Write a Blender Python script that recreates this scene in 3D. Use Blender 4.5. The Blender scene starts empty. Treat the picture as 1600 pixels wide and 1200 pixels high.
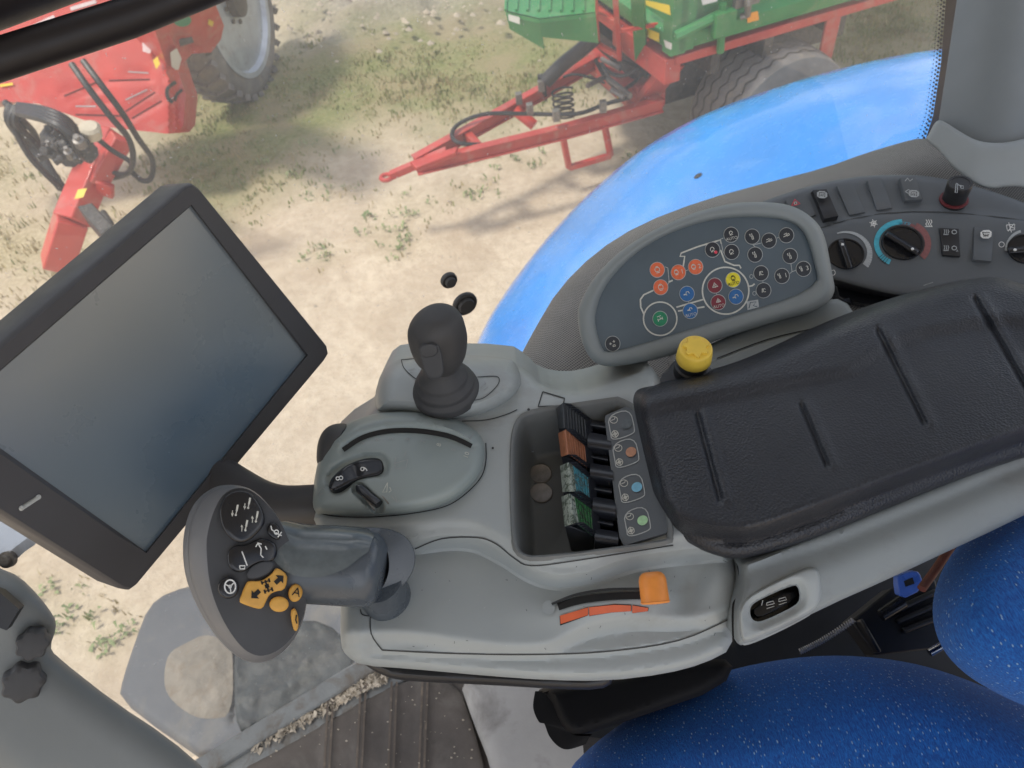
import bpy, bmesh, math, random
import numpy as np
from mathutils import Vector, Matrix
from mathutils.geometry import delaunay_2d_cdt

random.seed(7); rng = np.random.default_rng(7)
SC = bpy.context.scene
COL = SC.collection

# ------------------------------------------------------------------ camera
F = 1150.0
EYE = np.array([0.0, 0.0, 2.9])
_p, _r = math.radians(48), math.radians(-8)
FWD = np.array([0, math.cos(_p), -math.sin(_p)])
_u0 = np.array([0, math.sin(_p), math.cos(_p)]); _r0 = np.array([1.0, 0, 0])
RT = _r0 * math.cos(_r) + _u0 * math.sin(_r)
UP = -_r0 * math.sin(_r) + _u0 * math.cos(_r)
cam = bpy.data.objects.new('camera', bpy.data.cameras.new('camera'))
COL.objects.link(cam)
cam.data.sensor_width = 36; cam.data.lens = 36 * F / 1600
cam.data.clip_start = 0.01; cam.data.clip_end = 3000
cam.matrix_world = Matrix(((RT[0], UP[0], -FWD[0], EYE[0]), (RT[1], UP[1], -FWD[1], EYE[1]),
                           (RT[2], UP[2], -FWD[2], EYE[2]), (0, 0, 0, 1)))
cam.data.dof.use_dof = True; cam.data.dof.focus_distance = 0.56
cam.data.dof.aperture_fstop = 14
SC.camera = cam

# ------------------------------------------------------------------ survey helpers: photograph measurements -> points of the place
def rays(x, y):
    x = np.asarray(x, float); y = np.asarray(y, float)
    return FWD + ((x - 800) / F)[..., None] * RT - ((y - 600) / F)[..., None] * UP
def Z(x, y, z):
    """point at height z (metres) seen at measurement (x, y)"""
    d = rays(x, y); z = np.asarray(z, float)
    t = (z - EYE[2]) / d[..., 2]
    return EYE + d * t[..., None]
def D(x, y, dep):
    d = rays(x, y); return EYE + d * np.asarray(dep, float)[..., None]
def PX(P):
    v = np.asarray(P, float) - EYE; d = v @ FWD
    return 800 + F * (v @ RT) / d, 600 - F * (v @ UP) / d
def unit(v): v = np.asarray(v, float); return v / np.linalg.norm(v)
class Plane:
    def __init__(s, o, n, u=None):
        s.o = np.asarray(o, float); s.n = unit(n)
        if s.n @ (EYE - s.o) < 0: s.n = -s.n
        u = RT if u is None else np.asarray(u, float)
        s.u = unit(u - (u @ s.n) * s.n); s.v = np.cross(s.n, s.u)
    def on(s, x, y, h=0.0):
        d = rays(x, y); h = np.asarray(h, float)
        t = ((s.o - EYE) @ s.n + h) / (d @ s.n)
        return EYE + d * t[..., None]
    def uv(s, P): q = P - s.o; return np.stack([q @ s.u, q @ s.v], -1)
def plane3(a, b, c):
    A, B, C = Z(*a), Z(*b), Z(*c)
    return Plane((A + B + C) / 3, np.cross(B - A, C - A))
def flat(z): return Plane([0, 0, z], [0, 0, 1])

# ------------------------------------------------------------------ outline helpers
def sm(pts, n=2, closed=True):
    p = [tuple(map(float, q)) for q in pts]
    for _ in range(n):
        q = []
        m = len(p)
        rngi = range(m) if closed else range(m - 1)
        if not closed: q.append(p[0])
        for i in rngi:
            a, b = p[i], p[(i + 1) % m]
            q.append((a[0] * .75 + b[0] * .25, a[1] * .75 + b[1] * .25))
            q.append((a[0] * .25 + b[0] * .75, a[1] * .25 + b[1] * .75))
        if not closed: q.append(p[-1])
        p = q
    return p
def fillet(pts, r=8, n=5):
    P = [np.array(q, float) for q in pts]; m = len(P); out = []
    for i in range(m):
        a, b, c = P[i - 1], P[i], P[(i + 1) % m]
        u, v = a - b, c - b; rr = min(r, np.linalg.norm(u) * .45, np.linalg.norm(v) * .45)
        p, q = b + unit(u) * rr, b + unit(v) * rr
        for k in range(n + 1): t = k / n; out.append(tuple((1 - t) ** 2 * p + 2 * t * (1 - t) * b + t * t * q))
    return out
def crv(pts, n=6, closed=False):
    """catmull-rom through the points (any dimension)"""
    P = [np.asarray(q, float) for q in pts]; m = len(P); out = []
    seg = m if closed else m - 1
    for i in range(seg):
        if closed: a, b, c, d = P[(i - 1) % m], P[i], P[(i + 1) % m], P[(i + 2) % m]
        else: a, b, c, d = P[max(i - 1, 0)], P[i], P[i + 1], P[min(i + 2, m - 1)]
        for k in range(n):
            t = k / n
            out.append(.5 * ((2 * b) + (c - a) * t + (2 * a - 5 * b + 4 * c - d) * t * t + (3 * b - a - 3 * c + d) * t ** 3))
    if not closed: out.append(P[-1])
    return [tuple(q) for q in out]
def resample(poly, step, closed=True):
    P = [np.asarray(q, float) for q in poly]; out = []
    m = len(P)
    for i in range(m if closed else m - 1):
        a, b = P[i], P[(i + 1) % m]
        n = max(1, int(np.linalg.norm(b - a) / step))
        for k in range(n): out.append(a + (b - a) * k / n)
    if not closed: out.append(P[-1])
    return np.array(out)
def resampleN(poly, N):
    P = np.array(list(poly) + [poly[0]], float)
    L = np.concatenate([[0], np.cumsum(np.linalg.norm(np.diff(P, axis=0), axis=1))])
    s = np.linspace(0, L[-1], N, endpoint=False)
    return np.stack([np.interp(s, L, P[:, i]) for i in range(P.shape[1])], -1)
def pdist(pts, poly, closed=True):
    P = np.asarray(poly, float); pts = np.asarray(pts, float)
    A = P if closed else P[:-1]; B = np.roll(P, -1, 0) if closed else P[1:]
    best = np.full(len(pts), 1e9)
    for a, b in zip(A, B):
        ab = b - a; L = ab @ ab
        if L < 1e-12: continue
        t = np.clip(((pts - a) @ ab) / L, 0, 1)
        best = np.minimum(best, np.linalg.norm(pts - a - t[:, None] * ab, axis=1))
    return best
def inside(pts, poly):
    P = np.asarray(poly, float); x, y = pts[:, 0], pts[:, 1]
    r = np.zeros(len(pts), bool)
    for a, b in zip(P, np.roll(P, -1, 0)):
        if a[1] == b[1]: continue
        c = ((a[1] > y) != (b[1] > y)) & (x < (b[0] - a[0]) * (y - a[1]) / (b[1] - a[1]) + a[0])
        r ^= c
    return r
def side(pts, line):
    """signed distance to an open polyline that runs left to right: + above it in the picture"""
    P = np.asarray(line, float)
    return np.where(pts[:, 1] < np.interp(pts[:, 0], P[:, 0], P[:, 1]), 1, -1) * pdist(pts, P, False)
def sstep(t): t = np.clip(t, 0, 1); return t * t * (3 - 2 * t)
def rnd(d, w, r):
    t = np.clip(1 - d / w, 0, 1); return r * (1 - np.sqrt(1 - t * t))
def gauss(p, cx, cy, sx, sy=None, ang=0):
    sy = sy or sx; a = math.radians(ang)
    dx, dy = p[:, 0] - cx, p[:, 1] - cy
    u = dx * math.cos(a) + dy * math.sin(a); v = -dx * math.sin(a) + dy * math.cos(a)
    return np.exp(-(u / sx) ** 2 - (v / sy) ** 2)
def ell(cx, cy, rx, ry=None, ang=0, n=28, a0=0, a1=360):
    ry = ry or rx; a = math.radians(ang); o = []
    full = abs(a1 - a0) >= 360
    for k in range(n if full else n + 1):
        t = math.radians(a0 + (a1 - a0) * k / n)
        u, v = rx * math.cos(t), ry * math.sin(t)
        o.append((cx + u * math.cos(a) - v * math.sin(a), cy + u * math.sin(a) + v * math.cos(a)))
    return o

# ------------------------------------------------------------------ object registry
def tagp(o, label=None, cat=None, group=None, kind=None):
    if label: o['label'] = label
    if cat: o['category'] = cat
    if group: o['group'] = group
    if kind: o['kind'] = kind
    return o
def thing(name, label, cat, base, group=None):
    o = bpy.data.objects.new(name, None); COL.objects.link(o)
    o.empty_display_size = .02
    o.location = Vector([float(v) for v in base])
    return tagp(o, label, cat, group)
def world_origin(o):
    v = np.zeros(3)
    while o is not None: v += np.array(o.location); o = o.parent
    return v

class MB:
    def __init__(s): s.v = []; s.f = []; s.m = []; s.uv = {}; s.ns = []
    def add(s, V, Fc, mi=0, uv=None, smooth=True):
        b = len(s.v)
        for i, q in enumerate(V):
            s.v.append(tuple(float(c) for c in q))
            if uv is not None: s.uv[b + i] = (float(uv[i][0]), float(uv[i][1]))
        for f in Fc:
            s.f.append([b + i for i in f]); s.m.append(mi); s.ns.append(smooth)
        return s
    def loft(s, rings, mi=0, cap0=True, cap1=True, closed=True, smooth=True):
        n = len(rings[0]); V = [p for r in rings for p in r]; Fc = []
        for k in range(len(rings) - 1):
            for i in range(n if closed else n - 1):
                j = (i + 1) % n
                Fc.append([k * n + i, k * n + j, (k + 1) * n + j, (k + 1) * n + i])
        if cap0: Fc.append(list(range(n))[::-1])
        if cap1: Fc.append([(len(rings) - 1) * n + i for i in range(n)])
        return s.add(V, Fc, mi, smooth=smooth)
    def sweep(s, path, rad, seg=12, mi=0, up=None, cap=True, squash=None):
        P = [np.asarray(q, float) for q in path]; n = len(P)
        R = rad if hasattr(rad, '__len__') else [rad] * n
        SQ = squash if squash is not None else 1.0
        ref = np.array([0, 0, 1.0]) if up is None else np.asarray(up, float); rings = []; pu = None
        for i in range(n):
            t = unit(P[min(i + 1, n - 1)] - P[max(i - 1, 0)])
            a = (ref if pu is None else pu)
            if np.linalg.norm(a - (a @ t) * t) < 1e-3: a = np.array([1.0, .1, 0])
            a = unit(a - (a @ t) * t); pu = a
            b = np.cross(t, a)
            rings.append([P[i] + R[i] * (math.cos(w) * a * SQ + math.sin(w) * b) for w in np.linspace(0, 2 * math.pi, seg, endpoint=False)])
        return s.loft(rings, mi, cap, cap)
    def lathe(s, o, ax, prof, seg=32, mi=0, u=None):
        """prof: (height along ax, radius)"""
        ax = unit(ax); u = np.array([1.0, .02, .01]) if u is None else np.asarray(u, float)
        u = unit(u - (u @ ax) * ax); w = np.cross(ax, u); o = np.asarray(o, float)
        rings = [[o + ax * h + r * (math.cos(t) * u + math.sin(t) * w) for t in np.linspace(0, 2 * math.pi, seg, endpoint=False)] for h, r in prof]
        return s.loft(rings, mi, True, True)
    def hexa(s, c8, mi=0):
        """four corners then the four opposite corners"""
        return s.add(c8, [[0, 1, 2, 3], [7, 6, 5, 4], [0, 4, 5, 1], [1, 5, 6, 2], [2, 6, 7, 3], [3, 7, 4, 0]], mi, smooth=False)
    def box(s, o, u, v, w, mi=0):
        o, u, v, w = [np.asarray(q, float) for q in (o, u, v, w)]
        return s.hexa([o, o + u, o + u + v, o + v, o + w, o + u + w, o + u + v + w, o + v + w], mi)
    def beam(s, a, b, wd, ht, mi=0, up=(0, 0, 1)):
        a, b = np.asarray(a, float), np.asarray(b, float); t = unit(b - a); up = np.asarray(up, float)
        u = unit(np.cross(t, up)); v = np.cross(u, t)
        return s.box(a - u * wd / 2 - v * ht / 2, u * wd, v * ht, b - a, mi)
    def poly(s, pts, mi=0): return s.add(pts, [list(range(len(pts)))], mi, smooth=False)
    def prism(s, top, off, mi=0, mside=None):
        """a polygon swept along off"""
        top = [np.asarray(p, float) for p in top]; off = np.asarray(off, float); n = len(top)
        s.add(top + [p + off for p in top], [list(range(n))], mi, smooth=False)
        b = len(s.v) - 2 * n
        for i in range(n):
            j = (i + 1) % n; s.f.append([b + i, b + n + i, b + n + j, b + j]); s.m.append(mi if mside is None else mside); s.ns.append(False)
        s.f.append([b + n + i for i in range(n)][::-1]); s.m.append(mi if mside is None else mside); s.ns.append(False)
        return s
    def stroke(s, pts, w, surf, mi=0, closed=False, lift=.0005):
        """flat ribbon drawn on a surface; pts are measurements, w its width in them"""
        P = resample(pts, 6, closed)
        n = len(P)
        nx = np.roll(P, -1, 0) if closed else np.vstack([P[1:], 2 * P[-1:] - P[-2:-1]])
        pv = np.roll(P, 1, 0) if closed else np.vstack([2 * P[:1] - P[1:2], P[:-1]])
        t = nx - pv; t /= np.maximum(np.linalg.norm(t, axis=1), 1e-9)[:, None]
        nn = np.stack([-t[:, 1], t[:, 0]], -1) * w / 2
        A = surf(P + nn, lift); B = surf(P - nn, lift)
        V = list(A) + list(B); Fc = [[i, (i + 1) % n, n + (i + 1) % n, n + i] for i in range(n if closed else n - 1)]
        return s.add(V, Fc, mi, smooth=False)
    def fill(s, pts, surf, mi=0, lift=.0005):
        P = np.array(pts, float); return s.add(surf(P, lift), [list(range(len(P)))], mi, smooth=False)
    def build(s, name, mats, parent=None, sharp=40, bevel=0, seg=2, label=None, base=None, subd=0):
        me = bpy.data.meshes.new(name)
        off = world_origin(parent) if parent is not None else (np.zeros(3) if base is None else np.asarray(base, float))
        V = np.array(s.v) - off
        me.from_pydata(V.tolist(), [], s.f)
        for m in (mats if isinstance(mats, (list, tuple)) else [mats]): me.materials.append(m)
        me.polygons.foreach_set('material_index', s.m)
        me.polygons.foreach_set('use_smooth', [True] * len(s.f))
        if s.uv:
            uvl = me.uv_layers.new(name='UVMap')
            for lp in me.loops:
                if lp.vertex_index in s.uv: uvl.data[lp.index].uv = s.uv[lp.vertex_index]
        me.validate(); me.update()
        bm = bmesh.new(); bm.from_mesh(me); bmesh.ops.recalc_face_normals(bm, faces=bm.faces); bm.to_mesh(me); bm.free()
        me.set_sharp_from_angle(angle=math.radians(sharp))
        o = bpy.data.objects.new(name, me); COL.objects.link(o)
        if parent is not None: o.parent = parent
        else: o.location = Vector(off.tolist())
        if bevel:
            b = o.modifiers.new('bevel', 'BEVEL'); b.width = bevel; b.segments = seg; b.limit_method = 'ANGLE'; b.angle_limit = math.radians(38)
            b.harden_normals = False
        if label: o['label'] = label
        return o

def surf_of(plane, hf=None):
    """callable (pts, lift) -> points; hf(pts) gives the relief over the plane"""
    def f(P, lift=0.0):
        P = np.asarray(P, float)
        h = hf(P) if hf is not None else 0.0
        return plane.on(P[:, 0], P[:, 1], h + lift)
    f.plane = plane
    return f
def relief(mb, outline, surf, step=7, skirt=None, mi=0, w=0, mside=None, holes=(), guides=()):
    """sheet that follows surf inside outline, its edge turned down by skirt (vector)"""
    out = resample(outline, step * .8)
    lo, hi = out.min(0), out.max(0)
    gx, gy = np.meshgrid(np.arange(lo[0], hi[0], step), np.arange(lo[1], hi[1], step * .9))
    gx = gx + (np.arange(gx.shape[0]) % 2)[:, None] * step / 2
    G = np.stack([gx.ravel(), gy.ravel()], -1)
    G = G[inside(G, out)]; d = pdist(G, out)
    extra = []
    hp = [resample(h, step * .8) for h in holes]
    if w:
        # rings near the rim for a clean roll-over
        nx = np.roll(out, -1, 0) - np.roll(out, 1, 0); nx /= np.maximum(np.linalg.norm(nx, axis=1), 1e-9)[:, None]
        nrm = np.stack([-nx[:, 1], nx[:, 0]], -1)
        tst = out + nrm * .5
        sg = 1 if inside(tst, out).mean() > .5 else -1
        for k in (.07, .22, .45, .75):
            q = out + sg * nrm * w * k
            q = q[inside(q, out)]; q = q[pdist(q, out) > w * k * .8]; extra.append(q)
        G = G[d > w * .95]
    else: G = G[d > step * .45]
    for line, offs in guides:
        L = resample(line, step * .8, False); t = np.gradient(L, axis=0); t /= np.maximum(np.linalg.norm(t, axis=1), 1e-9)[:, None]; nn_ = np.stack([-t[:, 1], t[:, 0]], -1)
        lo_, hi_ = min(offs), max(offs); mid_ = L + nn_ * (lo_ + hi_) / 2; cut = (hi_ - lo_) / 2 + step * .5
        G = G[pdist(G, mid_, False) > cut]; extra = [e[pdist(e, mid_, False) > cut] for e in extra]
        for o_ in offs:
            q = L + nn_ * o_; q = q[inside(q, out)]; q = q[pdist(q, out) > 2.2]; extra.append(q)
    for h in hp:
        G = G[~inside(G, h)]; G = G[pdist(G, h) > step * .4]
        extra = [e[~inside(e, h)] for e in extra]; extra = [e[pdist(e, h) > 1.5] for e in extra]
    pts = np.vstack([out] + hp + extra + [G])
    edges = []; b = 0
    for lp in [out] + hp:
        n = len(lp); edges += [(b + i, b + (i + 1) % n) for i in range(n)]; b += n
    vo, eo, fo, ov, oe, of = delaunay_2d_cdt([Vector((float(x), float(y))) for x, y in pts], edges, [], 1, 1e-4)
    vo = np.array([(v.x, v.y) for v in vo]); T = np.array([list(f) for f in fo])
    c = vo[T].mean(1); keep = inside(c, out)
    for h in hp: keep &= ~inside(c, h)
    T = T[keep]
    P3 = surf(vo); uv = surf.plane.uv(P3)
    mb.add(P3, T.tolist(), mi, uv)
    if skirt is not None:
        ec = {}
        for t in T.tolist():
            for i in range(3):
                e = (t[i], t[(i + 1) % 3]); k = (min(e), max(e))
                if k in ec: ec[k] = None
                else: ec[k] = e
        E = [e for e in ec.values() if e]
        if hp:
            onh = np.min([pdist(vo, h) for h in hp], 0) < .05
            E = [e for e in E if not (onh[e[0]] and onh[e[1]])]
        base = len(mb.v) - len(vo)
        idx = {}; ray_k = skirt if isinstance(skirt, float) else None; sk = None if ray_k else np.asarray(skirt, float)
        for a, b2 in E:
            q = []
            for i in (a, b2):
                if i not in idx:
                    idx[i] = len(mb.v); mb.v.append(tuple(P3[i] + (sk if sk is not None else (P3[i] - EYE) * ray_k))); mb.uv[idx[i]] = tuple(uv[i])
                q.append(idx[i])
            mb.f.append([base + a, q[0], q[1], base + b2]); mb.m.append(mi if mside is None else mside); mb.ns.append(True)
    return mb
def plate(mb, outline, plane, top=0.0, thick=.003, mi=0, mside=None, r=0.0, w=0.0, step=None):
    """raised slab on a plane with a rolled edge"""
    o = np.array(outline, float)
    if w:
        N = len(o); rings = []
        c = o.mean(0); size = np.linalg.norm(o - c, axis=1).mean()
        rings.append(plane.on(o[:, 0], o[:, 1], top - thick))
        for k in (0, .12, .35, .65, 1.0):
            q = c + (o - c) * (1 - w * k / size)
            rings.append(plane.on(q[:, 0], q[:, 1], top - r * (1 - math.sqrt(max(0, 1 - (1 - k) ** 2)))))
        mb.loft(rings, mi, True, True)
        if mside is not None: pass
    else:
        A = plane.on(o[:, 0], o[:, 1], top); mb.prism(A, -plane.n * thick, mi, mside)
    return mb
_glyph = {}
def glyph(txt):
    if txt not in _glyph:
        cu = bpy.data.curves.new('t', 'FONT'); cu.body = txt; cu.size = 1; cu.align_x = 'CENTER'; cu.align_y = 'CENTER'; cu.resolution_u = 3
        ob = bpy.data.objects.new('t', cu); COL.objects.link(ob)
        bpy.context.view_layer.update()
        me = bpy.data.meshes.new_from_object(ob.evaluated_get(bpy.context.evaluated_depsgraph_get()))
        V = np.array([v.co[:2] for v in me.vertices]); Fc = [list(p.vertices) for p in me.polygons]
        bpy.data.objects.remove(ob); bpy.data.curves.remove(cu); bpy.data.meshes.remove(me)
        _glyph[txt] = (V, Fc)
    return _glyph[txt]
def text(mb, txt, cx, cy, size, ang, surf, mi=0, lift=.0006, sx=1.0):
    """ang: direction of the writing, degrees clockwise from picture right"""
    V, Fc = glyph(txt); a = math.radians(ang)
    u = V[:, 0] * size * sx; v = -V[:, 1] * size
    P = np.stack([cx + u * math.cos(a) - v * math.sin(a), cy + u * math.sin(a) + v * math.cos(a)], -1)
    mb.add(surf(P, lift), Fc, mi, smooth=False)
def marks(mb, lines, cx, cy, s, ang, w, surf, mi=0, lift=.0006):
    a = math.radians(ang)
    for L in lines:
        P = [(cx + s * (x * math.cos(a) - y * math.sin(a)), cy + s * (x * math.sin(a) + y * math.cos(a))) for x, y in L]
        mb.stroke(P, w, surf, mi, False, lift)
# ------------------------------------------------------------------ materials
def newmat(name):
    m = bpy.data.materials.new(name); m.use_nodes = True
    nt = m.node_tree; nt.nodes.clear()
    out = nt.nodes.new('ShaderNodeOutputMaterial'); b = nt.nodes.new('ShaderNodeBsdfPrincipled')
    nt.links.new(b.outputs[0], out.inputs[0])
    return m, nt, b, out
def nd(nt, t, **k):
    n = nt.nodes.new(t)
    for a, v in k.items():
        if a.startswith('i_'): n.inputs[int(a[2:]) if a[2:].isdigit() else a[2:].replace('_', ' ')].default_value = v
        else: setattr(n, a, v)
    return n
def noise(nt, sc, det=4, rough=.55, vec=None, dist=0):
    n = nd(nt, 'ShaderNodeTexNoise'); n.inputs['Scale'].default_value = sc; n.inputs['Detail'].default_value = det
    n.inputs['Roughness'].default_value = rough; n.inputs['Distortion'].default_value = dist
    if vec is not None: nt.links.new(vec, n.inputs['Vector'])
    return n.outputs['Fac']
def ramp(nt, fac, stops):
    r = nd(nt, 'ShaderNodeValToRGB'); e = r.color_ramp.elements
    while len(e) > 1: e.remove(e[0])
    for i, (p, c) in enumerate(stops):
        x = e[0] if i == 0 else e.new(p)
        x.position = p; x.color = (*c, 1) if hasattr(c, '__len__') else (c, c, c, 1)
    nt.links.new(fac, r.inputs[0]); return r.outputs[0]
def mixc(nt, fac, a, b, mode='MIX'):
    m = nd(nt, 'ShaderNodeMix', data_type='RGBA', blend_type=mode)
    for s, v in ((m.inputs[0], fac), (m.inputs[6], a), (m.inputs[7], b)):
        if isinstance(v, bpy.types.NodeSocket): nt.links.new(v, s)
        elif hasattr(v, '__len__'): s.default_value = (*v, 1)
        else: s.default_value = v
    return m.outputs[2]
def mth(nt, op, a, b=0.0, clamp=False):
    m = nd(nt, 'ShaderNodeMath', operation=op, use_clamp=clamp)
    for s, v in zip(m.inputs, (a, b)):
        if isinstance(v, bpy.types.NodeSocket): nt.links.new(v, s)
        else: s.default_value = v
    return m.outputs[0]
def coord(nt, which='Object'): return nd(nt, 'ShaderNodeTexCoord').outputs[which]
def mat(name, col, rough=.5, metal=0, bump=None, var=(9, .12), dirt=None, spec=.5, coat=0, scratch=0):
    m, nt, b, _ = newmat(name); co = coord(nt)
    c = col
    if var:
        f = noise(nt, var[0], 5, .6, co)
        c = mixc(nt, ramp(nt, f, [(.3, 0), (.7, 1)]), tuple(x * (1 - var[1]) for x in col), tuple(min(1, x * (1 + var[1])) for x in col))
    if dirt:
        f = noise(nt, dirt[1], 7, .65, co, .4)
        f = ramp(nt, f, [(dirt[2], 0), (dirt[2] + .16, 1)])
        c = mixc(nt, mth(nt, 'MULTIPLY', f, dirt[3] if len(dirt) > 3 else .5), c, dirt[0])
    if isinstance(c, bpy.types.NodeSocket): nt.links.new(c, b.inputs['Base Color'])
    else: b.inputs['Base Color'].default_value = (*c, 1)
    rn = ramp(nt, noise(nt, 35, 4, .6, co), [(.3, max(0, rough - .07)), (.7, min(1, rough + .07))])
    nt.links.new(rn, b.inputs['Roughness'])
    b.inputs['Metallic'].default_value = metal; b.inputs['Specular IOR Level'].default_value = spec
    b.inputs['Coat Weight'].default_value = coat; b.inputs['Coat Roughness'].default_value = .04
    if bump:
        bp = nd(nt, 'ShaderNodeBump'); bp.inputs['Strength'].default_value = bump[1]; bp.inputs['Distance'].default_value = bump[2] if len(bump) > 2 else .001
        if len(bump) > 3:
            v = nd(nt, 'ShaderNodeTexVoronoi'); v.inputs['Scale'].default_value = bump[0]; nt.links.new(co, v.inputs['Vector']); h = v.outputs['Distance']
        else: h = noise(nt, bump[0], 3, .5, co)
        nt.links.new(h, bp.inputs['Height']); nt.links.new(bp.outputs[0], b.inputs['Normal'])
    return m
def ink(name, col, rough=.5, emit=0):
    m, nt, b, _ = newmat(name); co = coord(nt)
    c = mixc(nt, ramp(nt, noise(nt, 400, 3, .6, co), [(.35, 0), (.75, 1)]), col, tuple(x * .75 for x in col))
    nt.links.new(c, b.inputs['Base Color']); b.inputs['Roughness'].default_value = rough
    return m
M = {}
M['grey'] = mat('grey_plastic', (.335, .365, .368), .46, bump=(900, .12, .0004), var=(7, .07), dirt=((.20, .185, .16), 9, .58, .5))
M['greyrail'] = mat('rail_shaded_grey_plastic', (.235, .262, .270), .48, bump=(900, .12, .0004), var=(6, .08), dirt=((.15, .14, .13), 9, .58, .5))  # darker copy of the console grey, with the rail's shade in its colour
M['greylight'] = mat('light_grey_plastic', (.40, .42, .41), .5, bump=(900, .12, .0004), var=(7, .06), dirt=((.16, .14, .12), 12, .60, .45))
M['greydome'] = mat('green_grey_plastic', (.25, .292, .288), .42, bump=(1200, .08, .0003), var=(8, .06), dirt=((.12, .11, .10), 14, .62, .4))
M['podgrey'] = mat('pod_grey_plastic', (.215, .24, .243), .5, bump=(900, .1, .0004), var=(9, .06))
M['face'] = mat('membrane_face', (.080, .108, .13), .42, bump=(700, .06, .0003), var=(25, .08))
M['panel'] = mat('panel_dark_grey', (.095, .107, .118), .5, bump=(1000, .12, .0004), var=(8, .1), dirt=((.16, .14, .13), 16, .62, .35))
M['black'] = mat('black_plastic', (.016, .017, .02), .42, bump=(900, .1, .0004), var=(12, .2))
M['blackgloss'] = mat('black_gloss_plastic', (.012, .013, .016), .22, var=(12, .2))
M['rubber'] = mat('soft_black_rubber', (.05, .05, .052), .6, bump=(1300, .2, .0004), var=(14, .15))
M['gripblack'] = mat('grip_soft_charcoal', (.047, .05, .056), .58, bump=(1600, .15, .0003), var=(14, .12))
M['griprim'] = mat('grip_rim_grey', (.15, .155, .165), .5, bump=(1300, .1, .0003), var=(14, .1))
M['stem'] = mat('stem_dark_slate', (.07, .085, .102), .3, bump=(60, .03, .0005), var=(10, .1))
M['stemgloss'] = mat('stem_gloss_cap', (.11, .13, .14), .16, bump=(45, .1, .001), var=(40, .3), dirt=((.3, .31, .3), 30, .6, .5))
M['bezel'] = mat('bezel_dark', (.062, .06, .063), .5, bump=(1200, .1, .0003), var=(12, .1))
M['yellow'] = mat('yellow_plastic', (.75, .52, .07), .42, bump=(500, .08, .0005), var=(60, .08), dirt=((.25, .17, .06), 70, .62, .5))
M['amber'] = mat('amber_rubber', (.62, .33, .06), .5, var=(90, .12), dirt=((.2, .11, .04), 80, .6, .5))
M['orange'] = mat('orange_plastic', (.75, .26, .045), .42, var=(60, .1), dirt=((.3, .12, .04), 60, .62, .5))
M['redstripe'] = mat('orange_red_paint', (.60, .11, .035), .5, var=(60, .12), dirt=((.2, .06, .04), 120, .62, .6))
M['white'] = ink('white_print', (.75, .76, .74)); M['cream'] = ink('cream_print', (.62, .62, .56))
M['faint'] = ink('faint_print', (.33, .34, .34)); M['dark'] = ink('slot_shade_seams_and_print', (.012, .012, .012), .8)  # dark serves painted slot shade, seam lines and solid black print
M['seam'] = ink('seam_grey', (.05, .053, .055), .8)
M['b_orange'] = ink('button_orange', (.78, .155, .06), .4); M['b_black'] = ink('button_black', (.022, .027, .036), .4)
M['b_blue'] = ink('button_blue', (.015, .13, .36), .4); M['b_yellow'] = ink('button_yellow', (.82, .7, .03), .4)
M['b_maroon'] = ink('button_maroon', (.20, .02, .035), .4); M['b_green'] = ink('button_green', (.01, .24, .11), .4)
M['pink'] = ink('red_dot_print', (.7, .06, .1)); M['cyan'] = ink('cyan_print', (.07, .42, .55)); M['tempred'] = ink('dull_red_print', (.25, .1, .1))
M['silver'] = ink('silver_print', (.42, .45, .46)); M['ringline'] = ink('grey_outline_print', (.46, .48, .47))
M['dotgrey'] = ink('grey_dot', (.10, .12, .13)); M['dotbrown'] = ink('tan_dot', (.52, .25, .14)); M['dotblue'] = ink('blue_dot', (.2, .5, .68)); M['dotgreen'] = ink('green_dot', (.42, .68, .38))
M['coin'] = mat('worn_coin_metal', (.26, .24, .22), .45, .5, bump=(900, .4, .0006), var=(150, .25))
M['brown'] = mat('brown_ribbed_paddle', (.30, .115, .055), .45, bump=(500, .2, .0005), var=(120, .25), dirt=((.1, .05, .03), 130, .55, .5))
M['paddleblack'] = mat('worn_black_paddle', (.02, .023, .027), .4, bump=(500, .15, .0005), var=(120, .3), dirt=((.16, .17, .17), 100, .62, .5))
M['leverblack'] = mat('lever_black_plastic', (.022, .025, .033), .33, bump=(600, .08, .0003), var=(20, .2))
def paddle(name, colA, colB):
    m, nt, b, _ = newmat(name); co = coord(nt)
    f = noise(nt, 230, 5, .7, co, 1.2)
    c = mixc(nt, ramp(nt, f, [(.47, 0), (.56, 1)]), colA, colB)
    nt.links.new(c, b.inputs['Base Color']); b.inputs['Roughness'].default_value = .33
    bp = nd(nt, 'ShaderNodeBump'); bp.inputs['Strength'].default_value = .6; bp.inputs['Distance'].default_value = .001
    nt.links.new(noise(nt, 420, 4, .6, co), bp.inputs['Height']); nt.links.new(bp.outputs[0], b.inputs['Normal'])
    return m
M['pteal'] = paddle('worn_teal_paddle', (.05, .25, .32), (.06, .08, .07)); M['pgreen'] = paddle('worn_green_paddle', (.03, .16, .05), (.02, .035, .02))
M['pworn'] = paddle('worn_bare_paddle', (.30, .34, .30), (.05, .07, .05))

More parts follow.
